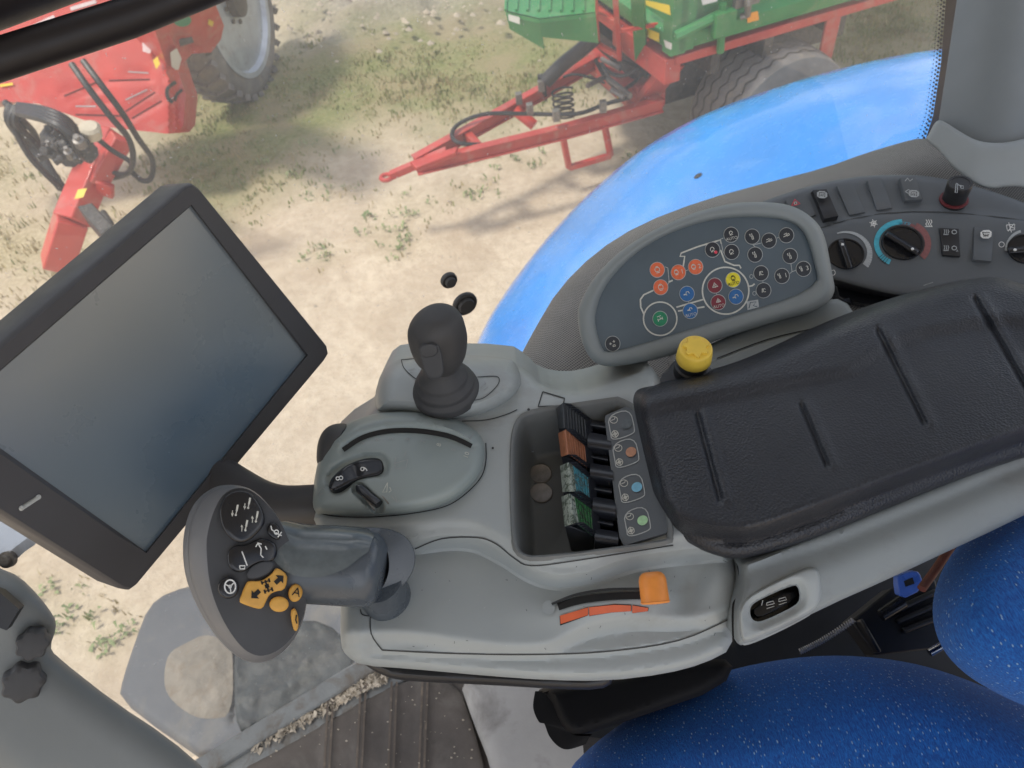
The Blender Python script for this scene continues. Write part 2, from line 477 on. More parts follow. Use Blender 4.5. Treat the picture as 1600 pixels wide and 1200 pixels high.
# armrest pad: pebbled soft foam skin
def leather():
    m, nt, b, _ = newmat('pebbled_armrest_skin'); co = coord(nt)
    f = noise(nt, 10, 5, .6, co)
    c = mixc(nt, ramp(nt, f, [(.35, 0), (.7, 1)]), (.015, .017, .023), (.028, .031, .038))
    nt.links.new(c, b.inputs['Base Color'])
    nt.links.new(ramp(nt, noise(nt, 16, 5, .6, co), [(.35, .33), (.65, .55)]), b.inputs['Roughness'])
    v = nd(nt, 'ShaderNodeTexVoronoi'); v.inputs['Scale'].default_value = 620; nt.links.new(co, v.inputs['Vector'])
    h = mth(nt, 'ADD', v.outputs['Distance'], mth(nt, 'MULTIPLY', noise(nt, 700, 2, .5, co), .5))
    bp = nd(nt, 'ShaderNodeBump'); bp.inputs['Strength'].default_value = .5; bp.inputs['Distance'].default_value = .0008
    nt.links.new(h, bp.inputs['Height']); nt.links.new(bp.outputs[0], b.inputs['Normal'])
    return m
M['leather'] = leather()
# side trim: perforated foam-backed vinyl (pin holes on a square grid)
def perforated():
    m, nt, b, _ = newmat('perforated_trim'); uv = nd(nt, 'ShaderNodeUVMap', uv_map='UVMap').outputs[0]
    sp = nd(nt, 'ShaderNodeSeparateXYZ'); nt.links.new(uv, sp.inputs[0])
    K = 2 * math.pi / .0050
    u = mth(nt, 'SINE', mth(nt, 'MULTIPLY', mth(nt, 'ADD', sp.outputs[0], sp.outputs[1]), K * .72))
    v = mth(nt, 'SINE', mth(nt, 'MULTIPLY', mth(nt, 'SUBTRACT', sp.outputs[0], sp.outputs[1]), K * .72))
    s = mth(nt, 'MULTIPLY', mth(nt, 'MULTIPLY', u, v), 1.0)
    hole = ramp(nt, mth(nt, 'ABSOLUTE', s), [(.15, 0), (.6, 1)])
    co = coord(nt)
    f = noise(nt, 6, 5, .6, co)
    base = mixc(nt, ramp(nt, f, [(.35, 0), (.7, 1)]), (.30, .285, .26), (.42, .395, .36))
    nt.links.new(mixc(nt, mth(nt, 'MULTIPLY', hole, .85), base, (.045, .045, .045)), b.inputs['Base Color'])
    b.inputs['Roughness'].default_value = .65
    bp = nd(nt, 'ShaderNodeBump'); bp.inputs['Strength'].default_value = .5; bp.inputs['Distance'].default_value = .0006; bp.invert = True
    nt.links.new(hole, bp.inputs['Height']); nt.links.new(bp.outputs[0], b.inputs['Normal'])
    return m
M['perf'] = perforated()
def seatfab():
    m, nt, b, _ = newmat('blue_flecked_seat_cloth'); uv = coord(nt)
    def vor(sx, sy, rot, thr, amt, sc):
        mp = nd(nt, 'ShaderNodeMapping'); mp.inputs['Scale'].default_value = (sx, sy, 1); mp.inputs['Rotation'].default_value = (0, 0, rot); nt.links.new(uv, mp.inputs[0])
        v = nd(nt, 'ShaderNodeTexVoronoi'); v.inputs['Scale'].default_value = sc; nt.links.new(mp.outputs[0], v.inputs['Vector'])
        sepc = nd(nt, 'ShaderNodeSeparateColor'); nt.links.new(v.outputs['Color'], sepc.inputs[0])
        near = ramp(nt, v.outputs['Distance'], [(thr * .55, 1), (thr, 0)])
        pick = ramp(nt, sepc.outputs[0], [(amt, 0), (amt + .02, 1)])
        return mth(nt, 'MULTIPLY', near, pick)
    s1 = vor(1, .5, .5, .25, .50, 380); s2 = vor(1, .5, -.3, .20, .78, 240)
    co = coord(nt)
    mp = nd(nt, 'ShaderNodeMapping'); mp.inputs['Scale'].default_value = (1, .28, 1); mp.inputs['Rotation'].default_value = (0, 0, .5); nt.links.new(uv, mp.inputs[0])
    w = noise(nt, 900, 3, .7, mp.outputs[0])
    base = mixc(nt, ramp(nt, w, [(.35, 0), (.65, 1)]), (.003, .055, .27), (.009, .16, .56))
    base = mixc(nt, ramp(nt, noise(nt, 7, 4, .6, co), [(.4, 0), (.7, .5)]), base, (.003, .05, .25))
    sp = mth(nt, 'MAXIMUM', s1, s2)
    nt.links.new(mixc(nt, mth(nt, 'MULTIPLY', sp, .7), base, (.36, .55, .78)), b.inputs['Base Color'])
    b.inputs['Roughness'].default_value = .85; b.inputs['Sheen Weight'].default_value = .04
    bp = nd(nt, 'ShaderNodeBump'); bp.inputs['Strength'].default_value = .8; bp.inputs['Distance'].default_value = .0012
    nt.links.new(mth(nt, 'ADD', w, sp), bp.inputs['Height']); nt.links.new(bp.outputs[0], b.inputs['Normal'])
    return m
M['seat'] = seatfab()
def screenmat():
    m, nt, b, _ = newmat('screen_painted_reflection'); co = coord(nt)
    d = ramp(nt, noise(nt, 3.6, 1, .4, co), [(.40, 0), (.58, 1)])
    nt.links.new(mixc(nt, d, (.24, .25, .238), (.10, .145, .19)), b.inputs['Base Color'])  # grey-to-blue reflection tones painted into the screen colour
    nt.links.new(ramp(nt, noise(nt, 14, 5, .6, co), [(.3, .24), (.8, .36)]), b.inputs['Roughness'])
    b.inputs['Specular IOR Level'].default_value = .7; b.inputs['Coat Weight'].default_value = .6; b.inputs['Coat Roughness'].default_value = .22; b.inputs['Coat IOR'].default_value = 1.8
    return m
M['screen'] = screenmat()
def glassmat():
    m = bpy.data.materials.new('dusty_window_glass'); m.use_nodes = True; nt = m.node_tree; nt.nodes.clear()
    out = nd(nt, 'ShaderNodeOutputMaterial'); tr = nd(nt, 'ShaderNodeBsdfTransparent'); tr.inputs[0].default_value = (.96, .975, .97, 1)
    gl = nd(nt, 'ShaderNodeBsdfGlossy'); gl.inputs['Roughness'].default_value = .02
    df = nd(nt, 'ShaderNodeBsdfTranslucent'); df.inputs[0].default_value = (.85, .84, .8, 1)
    df2 = nd(nt, 'ShaderNodeBsdfDiffuse'); df2.inputs[0].default_value = (.8, .8, .8, 1)
    co = coord(nt)
    dust = ramp(nt, noise(nt, 3.2, 7, .65, co, .5), [(.3, .10), (.75, .22)])
    speck = ramp(nt, noise(nt, 260, 2, .5, co), [(.70, 0), (.76, .28)])
    dd = mth(nt, 'ADD', dust, speck)
    fr = nd(nt, 'ShaderNodeFresnel'); fr.inputs[0].default_value = 1.45
    m0 = nd(nt, 'ShaderNodeMixShader'); m0.inputs[0].default_value = .5; nt.links.new(df.outputs[0], m0.inputs[1]); nt.links.new(df2.outputs[0], m0.inputs[2])
    m1 = nd(nt, 'ShaderNodeMixShader'); m2 = nd(nt, 'ShaderNodeMixShader')
    nt.links.new(dd, m1.inputs[0]); nt.links.new(tr.outputs[0], m1.inputs[1]); nt.links.new(m0.outputs[0], m1.inputs[2])
    nt.links.new(fr.outputs[0], m2.inputs[0]); nt.links.new(m1.outputs[0], m2.inputs[1]); nt.links.new(gl.outputs[0], m2.inputs[2])
    nt.links.new(m2.outputs[0], out.inputs[0]); return m
M['glass'] = glassmat()
M['pillar'] = mat('pillar_grey_plastic', (.17, .19, .20), .45, bump=(700, .1, .0004), var=(5, .1))
M['pillarlight'] = mat('pillar_light_grey_foot', (.26, .285, .29), .48, bump=(700, .1, .0004), var=(5, .1))
M['frit'] = mat('black_glass_frit', (.012, .018, .035), .35, var=(20, .2))
M['rail'] = mat('black_rubber_rail', (.012, .009, .010), .5, bump=(400, .1, .0005), var=(8, .2))
M['fender'] = mat('blue_fender_paint', (.02, .23, .66), .24, bump=(5, .12, .01), var=(2.2, .16), dirt=((.12, .30, .60), 7, .5, .35), coat=.45)
M['redpaint'] = mat('red_machine_paint', (.50, .042, .028), .38, bump=(60, .1, .002), var=(5, .14), dirt=((.42, .22, .17), 7, .52, .5), coat=.2)
M['redtrailer'] = mat('red_chassis_paint', (.42, .045, .033), .42, bump=(60, .1, .002), var=(6, .18), dirt=((.34, .20, .15), 9, .52, .5))
M['greenpaint'] = mat('green_trailer_paint', (.035, .20, .055), .42, bump=(50, .1, .002), var=(5, .16), dirt=((.16, .24, .12), 8, .52, .5))
M['tyre'] = mat('dusty_tyre_rubber', (.15, .14, .135), .85, bump=(90, .4, .004), var=(9, .3), dirt=((.24, .20, .15), 7, .50, .6))
M['sidewall'] = mat('shaded_tyre_sidewall', (.10, .105, .115), .8, bump=(90, .3, .003), var=(9, .3), dirt=((.16, .14, .12), 7, .58, .4))  # darker tyre copy; shade on the near wheel face put into its colour
M['rim'] = mat('dull_silver_rim', (.42, .45, .50), .4, .5, var=(9, .15), dirt=((.2, .17, .13), 10, .56, .5))
M['hose'] = mat('black_rubber_hose', (.022, .02, .02), .5, var=(20, .3))
M['steel'] = mat('grimy_steel', (.22, .2, .18), .5, .5, var=(40, .4), dirt=((.06, .05, .04), 40, .5, .7))
M['grease_and_shade'] = mat('greasy_and_shaded_metal', (.05, .045, .042), .5, .3, bump=(60, .6, .01), var=(30, .5), dirt=((.2, .17, .13), 40, .56, .5))  # greasy metal; also carries painted shade under the trailer
M['stickyellow'] = ink('yellow_sticker', (.80, .58, .03)); M['stickwhite'] = ink('white_sticker', (.75, .74, .72)); M['reflector'] = ink('orange_reflector', (.85, .34, .03), .25)
M['slotdark'] = ink('dark_slot', (.10, .012, .01), .8)
M['door'] = mat('dark_grey_dash_plastic', (.16, .172, .17), .55, bump=(500, .15, .0006), var=(4, .12), dirt=((.22, .2, .17), 7, .55, .4))
M['matt'] = mat('dusty_rubber_mat', (.095, .080, .068), .8, bump=(260, .5, .001), var=(10, .3), dirt=((.16, .14, .12), 16, .5, .5))
M['matrib'] = mat('dusty_brown_mat_rib', (.12, .095, .075), .85, bump=(260, .5, .001), var=(18, .25), dirt=((.27, .21, .15), 26, .52, .6))
M['hump'] = mat('worn_grey_floor_cover', (.37, .35, .325), .6, bump=(200, .2, .001), var=(5, .18), dirt=((.11, .095, .08), 7, .52, .65))
M['sill'] = mat('dirty_door_sill', (.17, .175, .17), .5, bump=(200, .3, .002), var=(12, .2), dirt=((.10, .075, .05), 20, .48, .8))
M['crumb'] = mat('dry_mud_crumbs', (.42, .36, .28), .9, bump=(300, .6, .002), var=(60, .45))
M['tank'] = mat('grey_step_plastic', (.085, .09, .10), .7, bump=(40, .2, .003), var=(4, .1), dirt=((.17, .155, .13), 5, .52, .8))
M['mud'] = mat('dried_mud', (.20, .175, .14), .9, bump=(60, .7, .006), var=(14, .3), dirt=((.16, .12, .08), 30, .52, .6))
M['mossy'] = mat('dark_grimy_metal', (.02, .025, .026), .6, bump=(60, .5, .004), var=(20, .4), dirt=((.10, .10, .085), 25, .55, .6))
M['deepblack'] = mat('matt_deep_black', (.007, .007, .008), .7, bump=(500, .1, .0005), var=(10, .2), spec=.15)
M['tray'] = mat('tray_dark_grey', (.15, .16, .16), .5, bump=(900, .12, .0004), var=(7, .1), dirt=((.22, .20, .17), 20, .6, .5))
M['chrome'] = mat('bright_rod', (.6, .6, .6), .2, 1, var=(30, .1))
M['buckle'] = mat('blue_buckle_tab', (.06, .15, .55), .3, var=(60, .2)); M['copper'] = mat('orange_hose', (.16, .05, .03), .5, var=(60, .3))
M['scuff'] = ink('scuff_grey', (.52, .54, .53), .6)
M['led'] = mat('clear_indicator', (.45, .46, .44), .2, var=(200, .2))
# ================================================================== armrest control console
con = thing('control_console', 'grey armrest console with joystick, numbered dome, coloured levers and black pad', 'console', Z(800, 900, 2.38))
ZB = 2.430
U1 = [(400, 862), (560, 858), (650, 852), (700, 846), (745, 850), (790, 872), (830, 897), (870, 908), (920, 903), (960, 889), (1010, 876), (1100, 866), (1200, 860)]
CR = [(400, 1000), (560, 990), (640, 989), (720, 999), (790, 1007), (850, 1006), (885, 992), (930, 975), (990, 966), (1060, 966), (1120, 958), (1200, 930)]
SE = [(400, 1030), (560, 1016), (600, 1015), (700, 1021), (830, 1023), (950, 1018), (1060, 1001), (1110, 984), (1200, 945)]
U1 = crv(U1, 4); CR = crv(CR, 4); SE = crv(SE, 4)
def h_main(p):
    h = ZB + .021 * sstep(side(p, U1) / 30 + .5)
    h = h + .006 * sstep(side(p, [(x, y - 26) for x, y in U1]) / 22 + .5) * (p[:, 0] < 1120)
    h = h - .011 * sstep(-side(p, CR) / 30 + .2) - .006 * sstep(-side(p, SE) / 14 + .3)
    h = h + .012 * gauss(p, 950, 940, 100, 30, -8) - .010 * gauss(p, 1080, 925, 34, 46, 20)
    h = h + .006 * gauss(p, 1120, 900, 26, 60, 30)
    h = h + .005 * sstep((1.0 - (p[:, 0] - 560) / 30)) * (p[:, 1] > 900)
    h = h + .018 * sstep((p[:, 0] - 985) / 45) * sstep((640 - p[:, 1]) / 30)
    return h
P0 = flat(0)
OUT_MAIN = sm([(532, 950), (532, 1008), (542, 1026), (566, 1040), (640, 1045), (760, 1056), (860, 1063), (950, 1064), (1040, 1053), (1100, 1037), (1146, 1013),
               (1144, 960), (1152, 935), (1157, 915), (1152, 878), (1100, 700), (1060, 640), (1042, 606), (1020, 576), (985, 586), (940, 603), (895, 612), (850, 603), (828, 580), (800, 562),
               (640, 560), (606, 565), (588, 600), (584, 645), (520, 685), (494, 730), (487, 780), (490, 822), (525, 850), (535, 900)], 1)
dM = lambda p: pdist(p, OUT_MAIN)
def hm(p): p = np.asarray(p, float); return h_main(p) - rnd(dM(p), 16, .012) - rnd(dM(p), 40, .006)
S_MAIN = surf_of(P0, hm)
TRAY = sm([(808, 655), (830, 643), (900, 633), (1006, 618), (1052, 838), (1040, 846), (840, 872), (812, 866), (803, 845), (800, 700)], 2)
mb = MB(); relief(mb, OUT_MAIN, S_MAIN, 5, (0, 0.05, -.03), 0, 16, None, [TRAY], [([q for q in CR if 545 < q[0] < 1136], (-6, -2, 2, 6, 11, 16, 21)), ([q for q in U1 if 650 < q[0] < 1136], (-15, -10, -5, 0, 5, 10, 15))])
# seams and the small access flap
for ln in ([(579, 955), (580, 990), (597, 1016)], [(597, 1016), (700, 1021), (830, 1023), (950, 1018), (1060, 1001), (1143, 966)],
           [(648, 858), (690, 842), (745, 840), (775, 850), (803, 872), (830, 884), (900, 876), (1052, 852)],
           [(848, 612), (841, 635), (880, 634), (882, 622), (848, 612)], [(563, 952), (566, 960), (578, 962), (590, 958)]):
    mb.stroke(crv(ln, 4) if len(ln) != 5 else ln, 1.9, S_MAIN, 1)
for k in range(60):
    x, y, a = 560 + rng.random() * 560, 870 + rng.random() * 150, rng.random() * 3.14; L_ = 1 + 3.5 * rng.random() ** 2
    if inside(np.array([[x, y]]), OUT_MAIN)[0] and dM(np.array([[x, y]]))[0] > 14: mb.stroke([(x, y), (x + L_ * math.cos(a), y + L_ * math.sin(a))], .7, S_MAIN, 1 if k % 3 else 2, lift=.0003)
for x, y, r in ((826, 640, 2.2), (832, 705, 1.6), (770, 700, 1.8)): mb.fill(ell(x, y, r), S_MAIN, 1)
main = mb.build('body', [M['grey'], M['seam'], M['scuff']], con, 35)
# black lower shell band seen under the body
mb = MB(); BAND = sm([(556, 1030), (600, 1058), (640, 1065), (760, 1070), (870, 1077), (938, 1078), (960, 1066), (960, 1030), (700, 1030)], 1)
relief(mb, BAND, surf_of(P0, lambda p: 2.392 - rnd(pdist(p, BAND), 14, .012)), 9, (0, .03, -.03), 0, 14); mb.build('underside_cover', M['black'], con)

# storage tray with levers
mb = MB(); rim = np.array(resampleN(TRAY, 90)); top = S_MAIN(rim)
c = top.mean(0)
def inset(P, d):
    t = np.roll(P, -1, 0) - np.roll(P, 1, 0); t[:, 2] = 0; n = np.stack([-t[:, 1], t[:, 0], 0 * t[:, 0]], -1); n /= np.linalg.norm(n, axis=1)[:, None]
    s = np.sign(((c - P) * n).sum(1).mean()); return P + n * s * d
rings = [inset(top, -.003) + [0, 0, -.001], inset(top, -.0015) + [0, 0, .0016], inset(top, .0) + [0, 0, .0012], inset(top, .0015) + [0, 0, -.001], inset(top, .004) + [0, 0, -.012], inset(top, .009) + [0, 0, -.042], inset(top, .013) + [0, 0, -.045]]
mb.loft(rings, 0, False, True); mb.build('storage_tray', M['tray'], con, 50)
for (x, y) in ((845, 741), (846, 771)):
    mb = MB(); q = Z(x, y, 2.4085) if False else None
    z0 = float(top[:, 2].mean()) - .0455
    q = Z(x, y, z0 + .001)
    mb.lathe(q, (.05, -.04, 1), [(0, .0001), (0, .0082), (.0003, .0088), (.0017, .0088), (.002, .0082), (.0016, .0074), (.0016, .0001)], 36)
    mb.v = mb.v
    t = mb.build('coin', M['coin'], None, 40, base=q)
    tagp(t, 'worn brown coin lying in the console tray, the one %s' % ('farther from the seat' if y < 760 else 'nearer the orange lever'), 'coin', group='coins in the console tray')

# four spool valve paddles (ribbed cap + black stem block)
def lerp2(a, b, t): return (a[0] + (b[0] - a[0]) * t, a[1] + (b[1] - a[1]) * t)
PAD = [  # front face (left edge top/bottom, crest top/bottom), far right edge top/bottom
    ('paddleblack', None, (869, 638), (872, 669), (880, 629), (883, 669), (914, 655), (917, 693)),
    ('brown', None, (872, 677), (877, 714), (884, 671), (888, 710), (914, 697), (917, 731)),
    ('pworn', 'pteal', (875, 728), (879, 769), (888, 722), (895, 768), (919, 746), (922, 787)),
    ('pworn', 'pgreen', (877, 776), (882, 823), (890, 771), (899, 817), (924, 796), (927, 839)),
]
LBL = ['black ribbed lever paddle', 'brown ribbed lever paddle', 'teal lever paddle worn bare at its edge', 'green worn lever paddle nearest the seat']
for k, (ma, mbm, lt, lb, ct, cb, rt_, rb) in enumerate(PAD):
    mb = MB(); m2 = 1 if mbm else 0
    zc_ = 2.474; z_l = 2.462; z_r = 2.452
    # curved nose
    NN = 6; nose = []
    for i in range(NN + 1):
        t = i / NN; zt = z_l + (zc_ - z_l) * math.sin(t * math.pi / 2)
        nose.append((lerp2(lt, ct, t), lerp2(lb, cb, t), zt))
    NR = 22; back = []
    for i in range(1, NR + 1):
        t = i / NR; zt = zc_ + (z_r - zc_) * t
        back.append((lerp2(ct, rt_, t), lerp2(cb, rb, t), zt))
    rows = nose + back; V = []; n = len(rows)
    for i, (a, b, z) in enumerate(rows):
        g = 0.0
        if i > NN: g = -.0011 if (i % 3 == 0) else 0
        A_ = Z(*a, z + g); B_ = Z(*b, z + g)
        V += [A_, B_]
    Fc = [[2 * i, 2 * i + 1, 2 * i + 3, 2 * i + 2] for i in range(n - 1)]
    mb.add(V, Fc[:NN + 5], 0); mb.add(V, Fc[NN + 5:], m2)
    dn = np.array([.006, 0.004, -.007])
    V2 = [v + dn for v in V]; 
    mb.add(V[1::2] + V2[1::2], [[i, i + 1, n + i + 1, n + i] for i in range(n - 1)], 2)
    mb.add(V[0::2] + V2[0::2], [[i, i + 1, n + i + 1, n + i] for i in range(n - 1)], 2)
    mb.add([V[0], V[1], V2[1], V2[0]], [[0, 1, 2, 3]], 2); mb.add([V[-2], V[-1], V2[-1], V2[-2]], [[0, 1, 2, 3]], 2)
    ms = [M[ma], M[mbm or ma], M['leverblack']]
    lev = mb.build('lever', ms, con, 25, label=LBL[k])
    # stem under the paddle into the tray
    mb = MB(); q = [Z(*lerp2(lb, cb, .3), 2.455), Z(*lerp2(cb, rb, .95), 2.446)]
    a0, a1 = Z(*lerp2(lt, lb, .25), 2.456), Z(*lerp2(rt_, rb, .2), 2.446)
    b0, b1 = Z(*lerp2(lt, lb, .92), 2.456), Z(*lerp2(rt_, rb, .96), 2.446)
    mb.prism([a0, a1, b1, b0], (.004, .004, -.05), 0); mb.build('stem', M['leverblack'], lev, bevel=.0008)
BLK = [((914, 661, 948, 671, 9), (918, 692, 955, 698, 17)), ((921, 714, 950, 719, 7), (922, 739, 958, 745, 16)), ((925, 766, 956, 768, 8), (926, 793, 962, 798, 17)), ((929, 817, 958, 819, 7), (929, 842, 966, 846, 16))]
for k, pr_ in enumerate(BLK):
    for j, (x0, y0, x1, y1, hh) in enumerate(pr_):
        mb = MB(); zt = 2.447 - (0.006 if j == 0 else 0)
        NS = 8; rws = []
        H0 = hh
        for i in range(NS + 1):
            t = i / NS; z = zt + .006 * math.sin(math.pi * min(1, t * 1.15)) - .012 * max(0, t - .75) * 4 * .4
            yy = (-1 + 2 * t) * H0
            rws.append((Z(x0, (y0 + y1) / 2 + yy - 3, z), Z(x1, (y0 + y1) / 2 + yy + 3, z)))
        V = [p for r_ in rws for p in r_]
        mb.add(V, [[2 * i, 2 * i + 1, 2 * i + 3, 2 * i + 2] for i in range(NS)], 0)
        dn = np.array([0, .006, -.035]); V2 = [v + dn for v in V]; n = NS + 1
        for off in (0, 1): mb.add(V[off::2] + V2[off::2], [[i, i + 1, n + i + 1, n + i] for i in range(NS)], 0)
        for e in (0, -2): mb.add([V[e], V[e + 1], V2[e + 1], V2[e]], [[0, 1, 2, 3]], 0)
        mb.build('lever_block', M['leverblack'], con, 45)
# steel wipers between the blocks
mb = MB()
for (x, y) in ((945, 701), (950, 748), (961, 800)):
    mb.prism(Z(np.array([x, x + 12, x + 13, x + 1]), np.array([y, y - 4, y, y + 5]), 2.448), (0, 0, -.004))
mb.prism(Z(np.array([945, 950, 976, 971]), np.array([664, 660, 853, 855]), 2.440), (0, 0, -.002)); mb.build('guide_rail', M['steel'], con)
# label strip
PLS = plane3((948, 648, 2.452), (990, 632, 2.456), (975, 852, 2.450))
mb = MB(); LS = [(945, 655), (946, 649), (990, 630), (996, 645), (1045, 820), (1042, 832), (975, 853), (968, 840)]
plate(mb, LS, PLS, 0, .004)
SL = surf_of(PLS)
for k, (cx, cy, dc) in enumerate([(978, 662, 3), (985, 706, 4), (994, 761, 5), (1003, 813, 6)]):
    sq = sm([(cx - 29, cy - 12), (cx + 6, cy - 24), (cx + 14, cy + 8), (cx + 12, cy + 16), (cx - 22, cy + 27), (cx - 24, cy + 14)], 2)
    mb.stroke(sq, 1.6, SL, 1, True)
    mb.fill(ell(cx + 1 if k == 0 else cx + 1, cy + 0, 8.5, 7.5, -30), SL, dc, .0007)
    mb.stroke(ell(cx - 19, cy - 6, 5.8, 5.2), 1.1, SL, 2, True); mb.stroke([(cx - 23, cy - 5), (cx - 18, cy - 7), (cx - 17, cy - 10)], 1.2, SL, 2)
    mb.stroke(ell(cx - 17, cy + 16, 5, 5), 1.3, SL, 2, True); mb.stroke([(cx - 22, cy + 18), (cx - 12, cy + 14)], 1.4, SL, 2); mb.stroke(ell(cx - 17, cy + 16, 2, 2), 1.6, SL, 2, True); mb.stroke([(cx - 19, cy + 10), (cx - 15, cy + 22)], 1.2, SL, 2)
mb.build('label_strip', [M['panel'], M['ringline'], M['cream'], M['dotgrey'], M['dotbrown'], M['dotblue'], M['dotgreen']], con)
mb = MB(); plate(mb, [(944, 652), (992, 626), (1006, 640), (1054, 820), (1050, 842), (974, 858)], PLS, -.003, .006); mb.build('label_frame', M['greylight'], con, bevel=.0015)

# ------------------------------------------------ joystick and its pod
BP = sm([(586, 640), (590, 600), (602, 570), (632, 556), (700, 553), (790, 558), (806, 566), (818, 592), (808, 618), (770, 643), (720, 657), (690, 656), (640, 646), (596, 644)], 2)
S_BP = surf_of(P0, lambda p: 2.472 + .004 * gauss(p, 700, 600, 80, 40) - rnd(pdist(p, BP), 26, .024))
mb = MB(); relief(mb, BP, S_BP, 6, (0, .002, -.02), 0, 26)
mb.stroke(crv([(627, 562), (632, 576), (650, 592), (668, 598)], 5), 1.4, S_BP, 1); mb.stroke([(627, 562), (650, 560)], 1.2, S_BP, 1)
mb.stroke(crv([(746, 589), (775, 588), (780, 596), (772, 608), (755, 622), (735, 626)], 5), 1.4, S_BP, 1)
mb.stroke(crv([(808, 640), (790, 648), (760, 656), (722, 658)], 5), 1.5, S_MAIN, 1)
marks(mb, [[(-.6, .2), (.3, -.4)], [(.1, -.6), (.3, -.4), (.1, -.1)], [(-.2, .6), (.5, .2)]], 757, 603, 11, -10, 1.0, S_BP, 2); marks(mb, [[(-.6, .2), (.3, -.4)], [(-.2, .6), (.5, .2)]], 644, 578, 9, 20, .9, S_BP, 2)
mb.build('joystick_pod', [M['grey'], M['seam'], M['faint']], con)
JB = Z(697, 609, 2.474)
mb = MB()
mb.lathe(JB, (0, 0, 1), [(-.004, .0262), (.001, .0262), (.0035, .0255), (.0045, .0235), (.006, .0228), (.0085, .0236), (.0105, .0225), (.012, .0195), (.015, .0192), (.0175, .0185), (.020, .0155), (.027, .0135), (.034, .0125)], 44)
joy = mb.build('joystick', M['rubber'], con, 60)
mb = MB(); rings = []
ax = unit([.05, .0, 1]); seg = 40; KS = .90
prof = [(.026, .0125, .0125, 0), (.032, .0160, .0155, 0), (.040, .0198, .019, .0), (.050, .0218, .0215, .0), (.060, .0228, .0225, .0), (.070, .0222, .022, 0), (.079, .0198, .019, .001), (.0855, .0155, .015, .002), (.0895, .0095, .010, .002), (.0908, .002, .002, .002)]
for k_, (h, rx, ry, sh) in enumerate(crv(prof, 4)):
    r_ = []; hh_ = .026 + (h - .026) * .86; rx *= .95; ry *= .95
    for t in np.linspace(0, 2 * math.pi, seg, endpoint=False):
        flat_ = 1 - .05 * max(0, math.cos(t - 4.0)) ** 6
        dent = 1 - .12 * math.exp(-((t - 3.7) / .35) ** 2) * math.exp(-((h - .068) / .012) ** 2) - .12 * math.exp(-((t - 5.0) / .3) ** 2) * math.exp(-((h - .066) / .014) ** 2)
        ridge = 1 + .05 * math.exp(-((t - 4.35) / .14) ** 2) * math.exp(-((h - .076) / .02) ** 2)
        r_.append(JB + ax * hh_ + np.array([math.cos(t) * rx * dent * ridge * flat_ + sh, math.sin(t) * ry * dent * ridge * flat_, 0]))
    rings.append(r_)
mb.loft(rings, 0); mb.build('knob', M['rubber'], joy, 60)
# thumb rocker on the front of the knob (faces the driver)
PJ = Plane(JB + np.array([-.009, -.0225, .042]), [-.16, -1, .32])
mb = MB(); plate(mb, sm([(652, 538), (684, 533), (692, 560), (694, 590), (668, 594), (658, 565)], 1), PJ, .0035, .010, r=.0015, w=4)
plate(mb, sm([(654, 540), (682, 536), (685, 556), (658, 560)], 1), PJ, .0065, .005, r=.001, w=3); mb.build('thumb_rocker', M['gripblack'], joy)

# ------------------------------------------------ dome with slot, numbers and ranges
DO = sm([(488, 800), (490, 760), (497, 715), (520, 676), (555, 654), (600, 643), (650, 642), (700, 650), (740, 668), (757, 690), (757, 720), (748, 745), (718, 775), (680, 792), (630, 802), (560, 806), (510, 805)], 2)
def h_do(p):
    h = 2.4665 + .013 * gauss(p, 610, 715, 120, 80, 10) - rnd(pdist(p, DO), 22, .012)
    ridge = pdist(p, [(530, 692), (560, 668), (600, 656), (650, 655), (700, 666), (735, 684)], False)
    h = h + .0055 * np.exp(-(ridge / 11) ** 2)
    slot = pdist(p, [(536, 703), (566, 684), (604, 674), (650, 673), (700, 681), (737, 697)], False)
    h = h - .0022 * np.exp(-(slot / 7) ** 2)
    win = pdist(p, [(528, 750), (545, 737), (570, 728), (588, 728)], False)
    return h - .0045 * sstep(2.6 - win / 9) - .006 * sstep(2 - pdist(p, [(560, 764), (590, 792)], False) / 6)
S_DO = surf_of(P0, h_do)
mb = MB(); relief(mb, DO, S_DO, 3.4, (0, .002, -.03), 0, 22)
sl = crv([(536, 703), (566, 684), (604, 674), (650, 673), (700, 681), (737, 697)], 6)
mb.stroke(sl, 7.5, S_DO, 1)  # slot depth painted as a dark stroke over a shallow groove
for i, (n_, x, y, a) in enumerate([('2', 546, 695, -55), ('3', 566, 692, -65), ('4', 589, 687, -75), ('5', 611, 685, -85), ('6', 637, 686, -85), ('7', 661, 690, -80), ('8', 686, 695, -75), ('9', 709, 703, -70), ('10', 729, 711, -70)]):
    text(mb, n_, x, y, 10, a, S_DO, 2 if n_ in ('8', '10') else 3)
    mb.stroke([(x + 3, y - 7), (x + 2.4, y - 3.5)] if False else [(x + 8, y - 9 + i * .2), (x + 8.5, y - 6)], 1.0, S_DO, 3)
marks(mb, [[(-1, .4), (1, -.4)], [(-1, .4), (-.9, -.6)], [(1, -.4), (.8, .9), (-.8, 1.2), (-1, .4)], [(.4, -.9), (.6, -1.6)]], 627, 721, 10, 5, .9, S_DO, 3)
marks(mb, [[(0, -1), (-.6, 1), (.2, .8), (0, -1)], [(.6, -.2), (1, .4), (.6, .8)]], 604, 762, 8, 10, 1, S_DO, 2)
marks(mb, [[(-1, -.6), (.3, .6)], [(0, -.7), (.6, .8), (1, .2)]], 617, 779, 7, 10, .9, S_DO, 3)
marks(mb, [[(-.6, .8), (-.2, -.8), (.5, -.6)], [(0, .8), (.5, .1)]], 502, 768, 8, 20, 1, S_DO, 3)
marks(mb, [[(-.2, .8), (.6, -.8)], [(.1, .9), (.8, -.2)]], 735, 681, 7, 20, 1, S_DO, 3)
